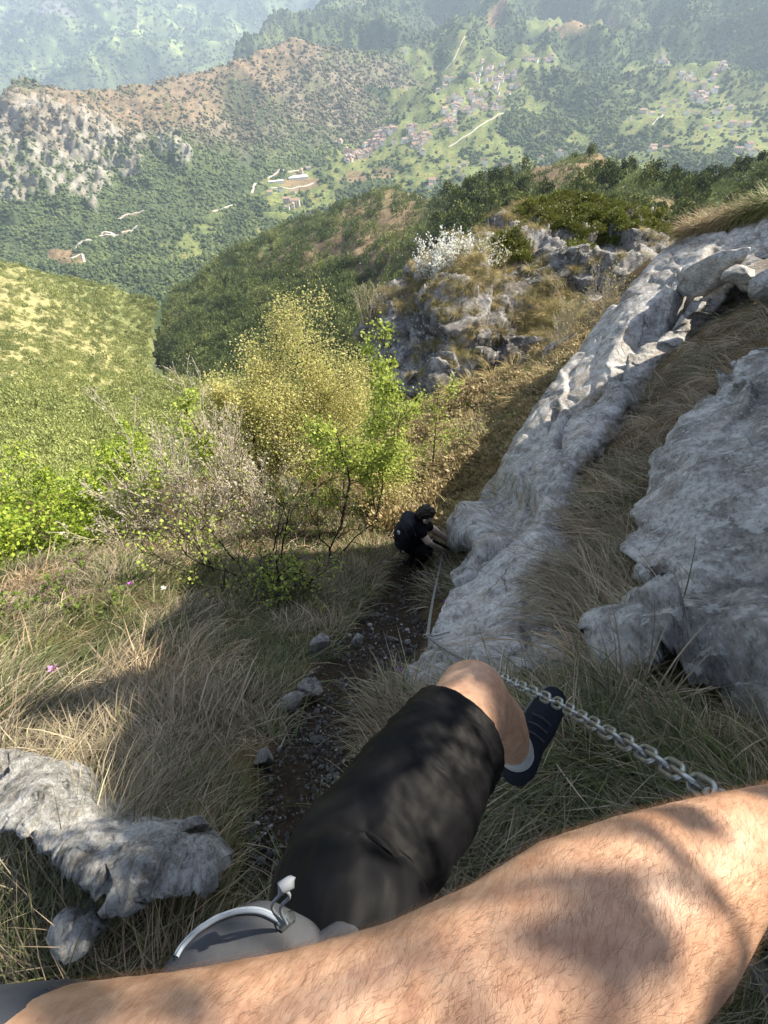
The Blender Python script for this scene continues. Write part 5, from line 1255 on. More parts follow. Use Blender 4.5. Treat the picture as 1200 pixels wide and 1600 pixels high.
steel_m = mat_plain('galvanised_steel', (.36, .37, .36), .42, .5, 120, .25, .0004, Metallic=.85)
zip_m = mat_plain('pale_grey_zip', (.26, .29, .33), .9, .05, 200, .15)
pole_m = mat_plain('black_pole', (.015, .015, .017), .4, .5); cork_m = mat_plain('dark_blue_grip', (.02, .025, .05), .6)

def blob_body(chains, voxel, smooth=6):
    """one continuous surface round chains of (point, radius) with optional squash of the last entries"""
    bm = bmesh.new()
    for ch in chains:
        for (p0, r0), (p1, r1) in zip(ch[:-1], ch[1:]):
            p0 = np.array(p0, float); p1 = np.array(p1, float); L = np.linalg.norm(p1 - p0)
            m = max(2, int(L / (min(r0, r1) * .35)) + 1)
            for i in range(m + 1):
                t_ = i / m; p = p0 + (p1 - p0) * t_; r = r0 + (r1 - r0) * t_
                bmesh.ops.create_icosphere(bm, subdivisions=2 if voxel > .005 else 3, radius=r, matrix=Matrix.Translation(Vector(p)))
    me = bpy.data.meshes.new('tmp'); bm.to_mesh(me); bm.free()
    o = bpy.data.objects.new('tmp', me); COL.objects.link(o)
    md = o.modifiers.new('r', 'REMESH'); md.mode = 'VOXEL'; md.voxel_size = voxel; md.use_smooth_shade = True
    ms = o.modifiers.new('s', 'SMOOTH'); ms.iterations = smooth; ms.factor = .6
    dg = bpy.context.evaluated_depsgraph_get(); dg.update()
    out = bpy.data.meshes.new_from_object(o.evaluated_get(dg))
    bpy.data.objects.remove(o); bpy.data.meshes.remove(me)
    out.polygons.foreach_set('use_smooth', [True] * len(out.polygons))
    return out
def mesh_arr(me):
    v = np.empty(len(me.vertices) * 3, np.float32); me.vertices.foreach_get('co', v); return v.reshape(-1, 3).astype(float)
def set_arr(me, v, parent=None):
    off = np.array(parent.location) if parent is not None else 0
    me.vertices.foreach_set('co', np.asarray(v - off, np.float32).ravel()); me.update()
def catmull(P, m):
    P = np.asarray(P, float); Q = np.concatenate([[2 * P[0] - P[1]], P, [2 * P[-1] - P[-2]]]); out = []
    for i in range(len(P) - 1):
        a, b, c, d = Q[i:i + 4]
        for k in range(m):
            t_ = k / m; out.append(.5 * ((2 * b) + (-a + c) * t_ + (2 * a - 5 * b + 4 * c - d) * t_ ** 2 + (-a + 3 * b - 3 * c + d) * t_ ** 3))
    out.append(P[-1]); return np.array(out)
def loft(keys, nseg=72, m=14, fold=None, thick=0):
    """a sleeve of cloth round a path of (point, radius); fold(a, s) adds to the radius"""
    K = catmull([np.append(p, r) for p, r in keys], m); C, r = K[:, :3], K[:, 3]
    d = np.gradient(C, axis=0); d /= np.linalg.norm(d, axis=1, keepdims=True)
    a = np.cross(d, np.array([0., .2, 1.])); a /= np.linalg.norm(a, axis=1, keepdims=True); b = np.cross(d, a)
    th = np.arange(nseg) / nseg * 2 * math.pi; s = np.linspace(0, 1, len(C))
    rr = r[:, None] + (fold(th[None], s[:, None]) if fold else 0)
    V_ = C[:, None] + (a[:, None] * np.cos(th)[None, :, None] + b[:, None] * np.sin(th)[None, :, None]) * rr[..., None]
    F_ = grid_faces(nseg, len(C), None, True)
    return V_.reshape(-1, 3), F_, C, d, rr
def thicken(v, f, nseg, nrows, t, C):
    """give a loft an inner side near its end rows so that hems have an edge"""
    Cc = np.repeat(C, nseg, 0); inn = v - (v - Cc) / (np.linalg.norm(v - Cc, axis=1, keepdims=True) + 1e-9) * t
    n = len(v); allv = np.concatenate([v, inn]); i = np.arange(nseg); j = (i + 1) % nseg; last = (nrows - 1) * nseg
    rim = np.stack([last + i, last + j, n + last + j, n + last + i], -1); rim0 = np.stack([i, n + i, n + j, j], -1)
    return allv, np.concatenate([f, (f + n)[:, ::-1], rim, rim0])

# the person behind the camera: arm across the view, one leg stepping down
def A(px, py, d): return unp(px, py, d)
arm = [(A(-190, 1900, .21), .066), (A(0, 1835, .205), .061), (A(250, 1775, .207), .055), (A(450, 1712, .212), .0505), (A(640, 1635, .218), .0465), (A(800, 1555, .226), .0465), (A(920, 1475, .235), .047), (A(1020, 1410, .25), .0415), (A(1100, 1352, .27), .0335), (A(1190, 1303, .295), .0265), (A(1300, 1270, .325), .0235), (A(1400, 1262, .35), .024)]
hip = A(540, 1490, .41); pel = A(330, 1800, .42); chest = np.array([-.25, -.32, -.38]); sho = np.array([-.20, -.16, -.25])
hemc = A(712, 1145, .62); thigh1 = A(640, 1250, .535); thigh2 = A(560, 1370, .47)
knee = A(738, 1087, .685); ank = A(806, 1176, 1.03); heel = A(810, 1190, 1.07)
leg = [(hip, .062), (thigh2, .060), (thigh1, .061), (hemc, .0595), (A(735, 1098, .675), .0555), (knee, .0535)]
shin = [(knee, .0535), (A(752, 1108, .75), .055), (A(772, 1130, .83), .058), (A(788, 1150, .92), .050), (A(800, 1166, .99), .038), (ank, .033), (heel, .032)]
wristp = arm[-1][0]; fd = np.array([.13, .0, -.07]); fd /= np.linalg.norm(fd)
palm = wristp + fd * .06
hand = [[(wristp, .026), (wristp + fd * .04 + [0, .012, 0], .024), (palm + [0, .02, .0], .02)], [(wristp, .026), (wristp + fd * .04 - [0, .012, 0], .024), (palm - [0, .02, 0], .02)], [(palm + [0, .02, 0], .02), (palm - [0, .02, 0], .02)]]
fl = [.9, 1.0, .95, .78]
for q in range(4):
    b0 = palm + np.array([0, .03 - q * .02, 0]) + fd * .015; c1 = b0 + fd * .036 * fl[q]; c2 = c1 + (fd * .3 + np.array([-.75, 0, -.55])) * .026 * fl[q]; c3 = c2 + np.array([-.8, 0, .35]) * .022 * fl[q]
    hand.append([(palm + np.array([0, .02 - q * .014, 0]), .012), (b0, .0095), (c1, .009), (c2, .0085), (c3, .0075)])
hand.append([(wristp + fd * .02 + [0, .02, 0], .014), (wristp + fd * .05 + [-.02, .04, -.005], .011), (wristp + fd * .075 + [-.045, .038, -.02], .0095), (wristp + fd * .08 + [-.065, .025, -.03], .0085)])
hip2 = pel + np.array([-.05, -.08, -.06]); kn2 = np.array([-.16, -.36, -1.02]); an2 = np.array([-.16, -.52, -1.32])
torso = [[(pel, .12), (pel + (chest - pel) * .5, .115), (chest, .13)], [(chest, .13), (sho, .075), (arm[0][0], .066)], [(pel, .11), (hip, .066)], [(pel, .12), (hip2, .09), (kn2, .058), (an2, .036), (an2 + [0, .16, -.03], .028)], [(chest, .12), (chest + [-.02, -.03, .17], .06)]]
body = blob_body([arm, leg, shin] + hand + torso, .0042, 5)
pr_ = thing('person', 'person in black shorts seen from their own eyes, bare arm reaching across to the chain', 'person', tuple(pel))
v = mesh_arr(body)
# muscle and bone relief of the arm and the knee
v = v + (v / (np.linalg.norm(v, axis=1, keepdims=True))) * (fbm(v, 11, 3, 401) * .0055 + fbm(v * np.array([1, 2, 2]), 26, 3, 402, .5, True) * .0011 + fbm(v, 90, 2, 403) * .0005)[:, None]
set_arr(body, v, pr_); add('body', body, skin_m, pr_)
armc = catmull([p for p, r in arm], 8); armr = catmull([np.array([r, 0, 0]) for p, r in arm], 8)[:, 0]

# hair on the arm and leg
def body_hair(name, region, n, ln, wid, seed, col, along):
    rg = np.random.default_rng(seed)
    me = body; vv_ = mesh_arr(me) + np.array(pr_.location)
    nf = len(me.polygons); me.calc_loop_triangles(); tr = np.empty(len(me.loop_triangles) * 3, np.int32); me.loop_triangles.foreach_get('vertices', tr); tr = tr.reshape(-1, 3)
    T_ = vv_[tr]; cen = T_.mean(1); nn = np.cross(T_[:, 1] - T_[:, 0], T_[:, 2] - T_[:, 0]); ar = np.linalg.norm(nn, axis=1); nn /= ar[:, None] + 1e-12
    w = ar * region(cen, nn); w = w / w.sum(); i = rg.choice(len(w), n, p=w); a_, b_ = rg.random((2, n)); fl_ = a_ + b_ > 1; a_[fl_], b_[fl_] = 1 - a_[fl_], 1 - b_[fl_]
    p = T_[i, 0] + (T_[i, 1] - T_[i, 0]) * a_[:, None] + (T_[i, 2] - T_[i, 0]) * b_[:, None]; nrm_ = nn[i]
    d = along(p) + rg.normal(0, .35, (n, 3)) + fbm(p, 30, 2, 5)[:, None] * np.array([.9, -.6, .5]); d -= nrm_ * (d * nrm_).sum(1, keepdims=True); d /= np.linalg.norm(d, axis=1, keepdims=True)
    L_ = ln * rg.uniform(.5, 1.3, (n, 1)); sd = np.cross(nrm_, d); cu = rg.normal(0, .5, (n, 1)); pts = []
    for k_ in range(4):
        s_ = k_ / 3; pts.append(p + (d * s_ + sd * cu * s_ * s_ + nrm_ * (.55 * s_ - .42 * s_ * s_)) * L_)
    pts = np.stack(pts, 1); W = np.array([1, .9, .7, .25]) * wid
    side = sd[:, None] * W[None, :, None] / 2
    vs = np.stack([pts - side, pts + side], 2).reshape(-1, 3); base = (np.arange(n) * 8)[:, None] + np.arange(3)[None] * 2
    f = np.stack([base, base + 1, base + 3, base + 2], -1).reshape(-1, 4)
    o = part(name, vs, f, col, pr_); o['kind'] = 'stuff'; return o
hairc = mat_plain('brown_body_hair', (.27, .145, .08), .5, .4)
def near_arm(c, nn):
    d = np.min(np.linalg.norm(c[:, None] - armc[None, ::4], axis=-1), 1); X_, Y_, D_ = to_px(c)
    return (d < .075) & (X_ > 60) & (X_ < 1300) & (Y_ > 1180) & (Y_ < 1680) & (D_ > .05)
def arm_dir(p):
    i = np.argmin(np.linalg.norm(p[:, None] - armc[None, ::4], axis=-1), 1) * 4; j = np.minimum(i + 4, len(armc) - 1); d = armc[j] - armc[np.maximum(j - 8, 0)]
    d /= np.linalg.norm(d, axis=1, keepdims=True) + 1e-9; return d + np.array([.1, .55, -.1])
body_hair('arm_hair', near_arm, 15000, .0115, .00013, 1, hairc, arm_dir)
body_hair('leg_hair', lambda c, nn: (np.min(np.linalg.norm(c[:, None] - np.array([knee, ank, (knee + ank) / 2, A(720, 1120, .65)])[None], axis=-1), 1) < .16) & (c[:, 2] < -.6), 1300, .012, .00022, 2, hairc, lambda p: np.tile(np.array([.1, .0, -1.]), (len(p), 1)))

# shorts
def fold_s(a, s):
    q = np.stack(np.broadcast_arrays(np.cos(a) * 1.2, np.sin(a) * 1.2, s * 2.2), -1)
    w = fbm(q + 3, 1.6, 4, 411, .5, True); d = fbm(np.stack(np.broadcast_arrays(np.cos(a) * .7 + s * 1.5, np.sin(a) * .7, s * 5.5), -1), 1.0, 3, 413, .55, True)
    e_ = fbm(np.stack(np.broadcast_arrays(np.cos(a) * .9 + s * 3, np.sin(a) * .9 - s * 2, s * 9), -1), 1.3, 4, 417, .55, True)
    return (w * .003 + d * .008 * np.clip(1.25 - s, 0, 1) + e_ * .0035) + np.clip(s - .93, 0, 1) * .01
sv, sf, SCn, sd_, rr_ = loft([(A(500, 1640, .40), .082), (hip, .074), (thigh2, .071), (thigh1, .071), (A(680, 1190, .575), .069), (A(711, 1147, .615), .0685)], 128, 30, fold_s)
av, af = thicken(sv, sf, 128, len(SCn), .0018, SCn)
part('shorts', av, af, short_m, pr_, label='black shorts with a loose hem above the knee')
i0 = len(SCn) - 6; hemv = sv.reshape(len(SCn), 128, 3)[i0:i0 + 1]; hv = hemv + (hemv - SCn[i0][None, None]) * .012
hv2 = sv.reshape(len(SCn), 128, 3)[i0 + 1:i0 + 2]; hv2 = hv2 + (hv2 - SCn[i0 + 1][None, None]) * .008
sm = blob_body([[(pel, .135), (pel + (chest - pel) * .45, .128)], [(pel, .13), (A(510, 1600, .40), .076)], [(pel, .135), (hip2, .108), (hip2 + (kn2 - hip2) * .7, .082)]], .006, 6)
v = mesh_arr(sm); set_arr(sm, v, pr_); add('shorts_seat', sm, short_m, pr_)
tm = blob_body([[(pel + (chest - pel) * .5, .132), (chest, .146)], [(chest, .13), (sho, .078), (A(-150, 1880, .207), .0705), (A(-5, 1842, .205), .0645)]], .005, 5)
v = mesh_arr(tm); v = v + v / np.linalg.norm(v, axis=1, keepdims=True) * (fbm(v, 9, 3, 421, .5, True) * .004)[:, None]; set_arr(tm, v, pr_); add('shirt', tm, tee_m, pr_, label='dark grey shirt with a short sleeve')
# sock and shoe
fdir = A(862, 1080, 1.12) - heel; fdir /= np.linalg.norm(fdir); fs = np.cross(fdir, [0, 0, 1.]); fs /= np.linalg.norm(fs); fu = np.cross(fs, fdir)
sk_v, sk_f, skc, _, _ = loft([(A(797, 1160, .975), .0415), (A(803, 1170, 1.01), .041), (ank, .039), (heel, .039)], 48, 8, lambda a, s: .0012 * np.sin(s * 40 + 0 * a))
av, af = thicken(sk_v, sk_f, 48, len(skc), .003, skc); part('sock', av, af, sock_m, pr_, label='short pale sock')
def shoe(h0, fdir, fs, fu, par, tag=True):
    fdir = fdir * .8
    up_ = blob_body([[(h0 - fdir * .02 + fu * .02, .036), (h0 + fdir * .05 + fu * .012, .037), (h0 + fdir * .12 + fs * .006 - fu * .002, .041), (h0 + fdir * .18 + fs * .01 - fu * .01, .038), (h0 + fdir * .215 + fs * .012 - fu * .016, .030)], [(h0 + fu * .035, .040), (h0 + fdir * .06 + fu * .03, .036), (h0 + fdir * .12 + fu * .012, .033)]], .004, 4)
    v = mesh_arr(up_); r = v - h0; hgt = r @ fu; v = v - np.clip(-.022 - hgt, 0, 1)[:, None] * -fu
    set_arr(up_, v, par); s_ = add('shoe', up_, shoe_m, par, label='dark blue hiking shoe')
    so_ = blob_body([[(h0 - fdir * .018 - fu * .022, .037), (h0 + fdir * .07 - fu * .024, .034), (h0 + fdir * .15 + fs * .008 - fu * .026, .043), (h0 + fdir * .215 + fs * .012 - fu * .026, .033)]], .004, 3)
    v = mesh_arr(so_); r = v - h0; hgt = r @ fu; v = v + ((-.032 + (hgt + .024) * .30) - hgt)[:, None] * fu
    off = np.array(par.location); so_.vertices.foreach_set('co', np.asarray(v - off, np.float32).ravel()); add('sole', so_, sole_m, s_)
    for q in range(3):
        c0 = h0 + fdir * (.085 + q * .026) + fu * (.062 - q * .0085); pts = np.array([c0 - fs * .022 - fu * .006, c0 + fu * .004 + fdir * .004, c0 + fs * .024 - fu * .006])
        v, f = tubes([(catmull(pts, 5), np.full(11, .0022), 0)], 6, .002); part('lace', v, f, lace_m, s_)
shoe(heel + fu * .0, fdir, fs, fu, pr_)
h2 = an2 + np.array([0, 0, -.03]); shoe(h2, np.array([0, .98, -.17]), np.array([1., 0, 0]), np.array([0, .17, .98]), pr_)

# the grey bag at the hip
bagc = A(400, 1535, .33)
bag = blob_body([[(A(300, 1548, .33), .027), (A(350, 1516, .335), .034), (A(400, 1503, .34), .036), (A(450, 1514, .345), .032), (A(475, 1548, .35), .026)], [(A(350, 1610, .33), .04), (A(440, 1610, .35), .04)], [(A(350, 1520, .335), .03), (A(350, 1610, .33), .03)], [(A(440, 1520, .34), .03), (A(440, 1610, .345), .03)]], .003, 8)
bt = thing('hip_bag', 'grey hip bag with a pale curved zip lying between the shorts and the arm', 'bag', tuple(bagc))
v = mesh_arr(bag); v = v + v / np.linalg.norm(v, axis=1, keepdims=True) * (fbm(v, 22, 3, 431, .5, True) * .0016)[:, None]; set_arr(bag, v, bt); bagpos = v
add('bag_body', bag, grey_cloth, bt)
from mathutils.bvhtree import BVHTree
def bvh_of(me, off): return BVHTree.FromPolygons([Vector(x) for x in (mesh_arr(me) + np.array(off))], [tuple(p.vertices) for p in me.polygons])
bb = bvh_of(bag, bt.location)
zp = []
for (x_, y_) in [(276, 1496), (285, 1480), (300, 1464), (320, 1448), (345, 1434), (370, 1426), (395, 1424), (415, 1428), (432, 1437), (446, 1447)]:
    dvec = Vector(unp(x_, y_, 1.)).normalized(); hit = bb.ray_cast(Vector((0, 0, 0)), dvec)
    if hit[0] is None:
        nr = bb.find_nearest(Vector(unp(x_, y_, .33))); zp.append(np.array(nr[0]))
    else: zp.append(np.array(hit[0]))
zc = catmull(zp, 6); zc = np.array([np.array(bb.find_nearest(Vector(p))[0]) - p / np.linalg.norm(p) * .0006 for p in zc])
v, f = tubes([(zc, np.full(len(zc), .0030), 0)], 8, .0030); part('zip_tape', v, f, zip_m, bt)
zc2 = zc * .9915; v, f = tubes([(zc2, np.full(len(zc2), .0016), 0)], 6, .0016)
zt = part('zip_coil', v, f, mat_plain('zip_teeth', (.20, .23, .27), .9, .05), bt)
e = zc[-3]; v, f = tubes([(np.array([e * .992, e * .98 + [.006, .004, 0]]), np.array([.005, .0045]), 0)], 8, .004); part('zip_slider', v, f, steel_m, bt)
cordp = catmull([e * .97, A(425, 1418, .315), A(436, 1400, .305), A(446, 1392, .30), A(452, 1402, .305), A(438, 1420, .313), e * .972 + np.array([.003, 0, 0])], 6)
v, f = tubes([(cordp, np.full(len(cordp), .0012), 0)], 7, .0012); part('pull_cord', v, f, zip_m, bt)
kb = A(447, 1387, .30); v, f = tubes([(np.array([kb + [-.003, -.004, 0], kb + [-.003, 0, 0], kb + [.003, .003, 0], kb + [.004, .006, 0]]), np.array([.002, .0042, .0042, .002]), 0)], 10, .002); part('cord_end', v, f, mat_plain('grey_rubber_end', (.20, .22, .25), .6), bt)
fl_ = blob_body([[(A(500, 1482, .35), .010), (A(530, 1468, .36), .012), (A(552, 1472, .36), .009)], [(A(500, 1482, .35), .010), (A(505, 1540, .35), .014)], [(A(545, 1470, .36), .011), (A(560, 1530, .36), .014)]], .003, 6)
v = mesh_arr(fl_); set_arr(fl_, v, bt); add('strap_end', fl_, grey_cloth, bt)

# ------------------------------------------------------------------ chain
cp = [A(1420, 1330, .38), A(1260, 1310, .41), A(1125, 1246, .46), A(1040, 1195, .55), A(950, 1145, .70), A(870, 1098, .93), A(795, 1063, 1.18), A(745, 1038, 1.6), A(700, 1016, 2.25), A(668, 994, 2.85)]
cp = catmull(cp, 20)
cp2 = catmull([A(668, 994, 2.85), A(673, 958, 3.5), A(679, 925, 4.25), A(686, 893, 5.05), A(693, 861, 5.78), A(700, 866, 5.85), A(716, 872, 5.9)], 20)
def lift(c):
    X_, Y_, D_ = to_px(c); s_ = slab.at(X_, Y_) @ FWD; ok_ = slab.inside(X_, Y_) & (Y_ > 985) & (Y_ < 1060) & (X_ < 780)
    nd = np.where(ok_, np.minimum(D_, s_ - .03), D_); nd = np.convolve(np.pad(nd, 3, 'edge'), np.ones(7) / 7, 'valid'); return unp(X_, Y_, nd)
cp = lift(cp); cp2[0] = cp[-1]
allc = np.concatenate([cp, cp2[1:]]); seg = np.linalg.norm(np.diff(allc, axis=0), axis=1); cum = np.concatenate([[0], np.cumsum(seg)])
pitch = .0285; nl = int(cum[-1] / pitch)
ch = thing('chain', 'galvanised steel safety chain running from the arm past the knee down to the hiker', 'chain', tuple(allc[0]))
# one link: a stadium of round wire
half = .0145; rad_ = .0098; wire = .0034; path_l = []
for k_ in range(9): a_ = -math.pi / 2 + math.pi * k_ / 8; path_l.append((half * .62 + rad_ * math.cos(a_), rad_ * math.sin(a_)))
for k_ in range(9): a_ = math.pi / 2 + math.pi * k_ / 8; path_l.append((-half * .62 + rad_ * math.cos(a_), rad_ * math.sin(a_)))
path_l = np.array(path_l); m_ = len(path_l); tan = np.roll(path_l, -1, 0) - np.roll(path_l, 1, 0); tan /= np.linalg.norm(tan, axis=1, keepdims=True)
nr_ = np.stack([tan[:, 1], -tan[:, 0]], -1); th = np.arange(8) / 8 * 2 * math.pi
lv = np.stack([path_l[:, None, 0] + nr_[:, None, 0] * np.cos(th) * wire, path_l[:, None, 1] + nr_[:, None, 1] * np.cos(th) * wire, np.broadcast_to(np.sin(th) * wire, (m_, 8))], -1).reshape(-1, 3)
ii = np.arange(m_ * 8).reshape(m_, 8); i2 = np.roll(ii, -1, 0); lf = np.stack([ii, np.roll(ii, -1, 1), np.roll(i2, -1, 1), i2], -1).reshape(-1, 4)
lme = mesh_np('link', lv, lf); lme.materials.append(steel_m)
rg = np.random.default_rng(8)
for k_ in range(nl):
    s_ = (k_ + .5) * pitch; p = np.array([np.interp(s_, cum, allc[:, q]) for q in range(3)]); p2 = np.array([np.interp(s_ + .006, cum, allc[:, q]) for q in range(3)])
    d = Vector(p2 - p).normalized(); o = bpy.data.objects.new('link', lme); COL.objects.link(o); o.parent = ch
    o.location = Vector(p) - ch.location; qd = d.to_track_quat('X', 'Z'); o.rotation_mode = 'QUATERNION'
    o.rotation_quaternion = qd @ Euler(((math.pi / 2 if k_ % 2 else 0) + .6 + rg.normal(0, .14), 0, 0)).to_quaternion()
an = thing('rock_anchor', 'small steel anchor ring fixing the chain to the lower corner of the slab', 'anchor', tuple(allc[len(cp) - 1]))
th2 = np.linspace(0, 2 * math.pi, 17); rp = np.stack([np.cos(th2) * .028, np.zeros(17), np.sin(th2) * .028], -1) + np.array(an.location)
v, f = tubes([(rp, np.full(17, .005), 0)], 8, .005); part('ring', v, f, steel_m, an)
v, f = tubes([(np.array(an.location) + np.array([[.02, 0, 0], [.14, .03, .0]]), np.array([.008, .008]), 0)], 8, .005); part('bolt', v, f, steel_m, an)

# ------------------------------------------------------------------ the hiker below
G = A(649, 881, 6.15); hd = A(665, 804, 5.42)
hips = A(643, 850, 5.8); shC = A(652, 822, 5.55); sL = A(657, 829, 5.5); sR = A(663, 818, 5.6)
kn = A(667, 861, 5.72); ft = A(650, 884, 6.12); knb = A(652, 862, 5.95); ftb = A(640, 880, 6.25)
h1 = A(690, 859, 5.75); e1 = A(668, 846, 5.55); h2_ = A(704, 846, 5.95); e2 = A(686, 834, 5.85)
hk = thing('person', 'hiker in black bending over the chain with one hand on the rock, brown hair', 'person', tuple(G))
def fingers(p, d, sc=1.0, seed=0):
    d = d / np.linalg.norm(d); s_ = np.cross(d, [0, 0, 1.]); s_ /= np.linalg.norm(s_); out = [[(p, .026), (p + d * .05, .026)], [(p, .024), (p + d * .05 + s_ * .02, .018)], [(p, .024), (p + d * .05 - s_ * .02, .018)]]
    for q in range(4):
        b_ = p + d * .06 + s_ * (.03 - q * .02); out.append([(b_ - d * .02, .011), (b_ + d * .03, .0095), (b_ + d * .045 + np.array([0, 0, -.022]), .009), (b_ + d * .04 + np.array([0, 0, -.042]), .008)])
    out.append([(p + s_ * .02, .013), (p + d * .035 + s_ * .05, .011), (p + d * .06 + s_ * .055, .010)]); return out
fw = (h1 - hips); fw[2] = 0; fw /= np.linalg.norm(fw)
body2 = blob_body([[(hips, .13), (hips + (shC - hips) * .5, .125), (shC, .13)], [(shC, .10), (sL, .065), (e1, .046), (h1, .034)], [(shC, .10), (sR, .065), (e2, .046), (h2_, .034)],
                   [(shC, .08), (hd - [0, 0, .09], .055), (hd, .085)], [(hd - [0, 0, .02], .085), (hd + [.01, .0, .03], .092)], [(hd + fw * .06 + [0, 0, -.05], .045), (hd + fw * .02, .06)],
                   [(hips, .12), (kn, .075), (ft, .045)], [(hips, .12), (knb, .075), (ftb, .045)], [(hd + fw * .085 + [0, 0, -.02], .018), (hd + fw * .1 + [0, 0, -.04], .014)], [(hd + np.cross(fw, [0, 0, 1.]) * .09, .02), (hd + np.cross(fw, [0, 0, 1.]) * .095 + [0, 0, -.03], .014)]]
                  + fingers(h1, h1 - e1) + fingers(h2_, h2_ - e2), .0075, 3)
set_arr(body2, mesh_arr(body2), hk); add('body', body2, skin2_m, hk)
sh2 = blob_body([[(hips, .142), (hips + (shC - hips) * .5, .138), (shC, .142)], [(shC, .115), (sL, .082), (sL + (e1 - sL) * .28, .068)], [(shC, .115), (sR, .082), (sR + (e2 - sR) * .28, .068)]], .010, 4)
set_arr(sh2, mesh_arr(sh2), hk); add('shirt', sh2, black_cloth, hk)
tr2 = blob_body([[(hips + [0, 0, .02], .145), (hips, .14), (kn, .088), (ft + (kn - ft) * .12, .064)], [(hips, .14), (knb, .088), (ftb + (knb - ftb) * .12, .064)]], .010, 4)
set_arr(tr2, mesh_arr(tr2), hk); add('trousers', tr2, black_cloth, hk)
hr = blob_body([[(hd + [.0, .0, .045], .098), (hd - fw * .03 + [0, 0, .0], .098), (hd - fw * .05 - [0, 0, .05], .078)], [(hd + [0, 0, .05], .095), (hd + fw * .04 + [0, 0, .05], .078)]], .007, 2)
v = mesh_arr(hr); v = v + (fbm(v, 26, 3, 441, .6) * .02)[:, None] * (v - hd) / .1; set_arr(hr, v, hk); add('hair', hr, hair_m, hk, label='short dark brown hair')
for fp in (ft, ftb):
    bs = blob_body([[(fp - fw * .06, .045), (fp + fw * .05, .048), (fp + fw * .15 - [0, 0, .02], .04)]], .008, 3); set_arr(bs, mesh_arr(bs), hk); add('boot', bs, shoe_m, hk)
# backpack
bpc = A(633, 830, 5.55); upd = shC - hips; upd /= np.linalg.norm(upd); bk = -fw
b0 = bpc - upd * .12; b1 = bpc + upd * .16
sdv = np.cross(fw, upd); sdv /= np.linalg.norm(sdv)
bag2 = blob_body([[(b0 + sdv * .07, .10), (b1 + sdv * .06, .10)], [(b0 - sdv * .07, .10), (b1 - sdv * .06, .10)], [(b0 + sdv * .07, .10), (b0 - sdv * .07, .10)], [(b1 + sdv * .06, .10), (b1 - sdv * .06, .10)], [(bpc + bk * .04 + sdv * .04, .10), (bpc + bk * .04 - sdv * .04, .10)]], .010, 3)
bp = thing('backpack', "black backpack with a round white badge on the hiker's back", 'backpack', tuple(bpc))
v = mesh_arr(bag2); v = v + (fbm(v, 9, 3, 451, .5, True) * .012)[:, None] * (v - bpc) / .2; set_arr(bag2, v, bp); add('main_compartment', bag2, pack_m, bp)
b2v = bvh_of(bag2, bp.location)
def on_pack(x_, y_):
    h_ = b2v.ray_cast(Vector((0, 0, 0)), Vector(unp(x_, y_, 1.)).normalized())
    return (np.array(h_[0]), np.array(h_[1])) if h_[0] is not None else (unp(x_, y_, 5.4), np.array([0, 0, 1.]))
bp_p, bp_n = on_pack(623, 832); bp_n = bp_n if bp_n @ bp_p < 0 else -bp_n
a_ = np.cross(bp_n, [.3, 1, .2]); a_ /= np.linalg.norm(a_); b_ = np.cross(bp_n, a_)
ths = np.arange(20) / 20 * 2 * math.pi
def disc(c, r, h_): 
    ring = c[None] + (a_[None] * np.cos(ths)[:, None] + b_[None] * np.sin(ths)[:, None]) * r
    v = np.concatenate([ring - bp_n * .004, ring + bp_n * h_, [c + bp_n * h_]]); i = np.arange(20); j = (i + 1) % 20
    return v, [np.stack([i, j, 20 + j, 20 + i], -1), np.stack([20 + i, 20 + j, np.full(20, 40)], -1)]
v, f = disc(bp_p, .026, .006); part('badge', v, f, mat_plain('white_badge', (.75, .77, .8), .5), bp)
v, f = disc(bp_p + bp_n * .0065 + a_ * .004, .011, .002); part('badge_print', v, f, mat_plain('badge_blue_print', (.12, .16, .24), .5), bp)
for (xa, ya, xb, yb) in [(628, 818, 640, 845), (640, 815, 650, 838), (612, 835, 622, 850)]:
    q = [np.array(on_pack(xa + (xb - xa) * t_, ya + (yb - ya) * t_)[0]) for t_ in (0, .33, .66, 1)]; q = [x * .998 for x in q]
    v, f = tubes([(catmull(q, 4), np.full(13, .007), 0)], 6, .007); part('strap', v, f, mat_plain('dark_grey_webbing', (.05, .05, .055), .7), bp)
for (xa, ya, xb, yb) in [(624, 848, 626, 864), (634, 852, 637, 866)]:
    q = np.array([unp(xa, ya, 5.55), unp((xa + xb) / 2 + 1, (ya + yb) / 2, 5.65), unp(xb, yb, 5.75)]); v, f = tubes([(q, np.full(3, .006), 0)], 5, .006); part('hanging_strap', v, f, pack_m, bp)
# trekking pole
tp0 = A(678, 845, 5.45); tp1 = A(700, 857, 5.7); tip = A(672, 878, 6.1)
pt = thing('trekking_pole', "black trekking pole dangling from the hiker's hand on the chain", 'trekking pole', tuple(tp1))
v, f = tubes([(np.array([tp0, tp0 + (tp1 - tp0) * .5, tp1]), np.array([.022, .017, .016]), 0)], 8, .01); part('grip', v, f, pole_m, pt)
v, f = tubes([(np.array([tp1 * .998, tp1 + [.06, 0, -.02], tp1 + [.13, .01, -.05]]), np.array([.026, .024, .018]), 0)], 8, .01); part('glove_strap', v, f, cork_m, pt)
v, f = tubes([(np.array([tp1 + [-.04, 0, -.04], tip]), np.array([.010, .007]), 0)], 7, .005); part('shaft', v, f, pole_m, pt)

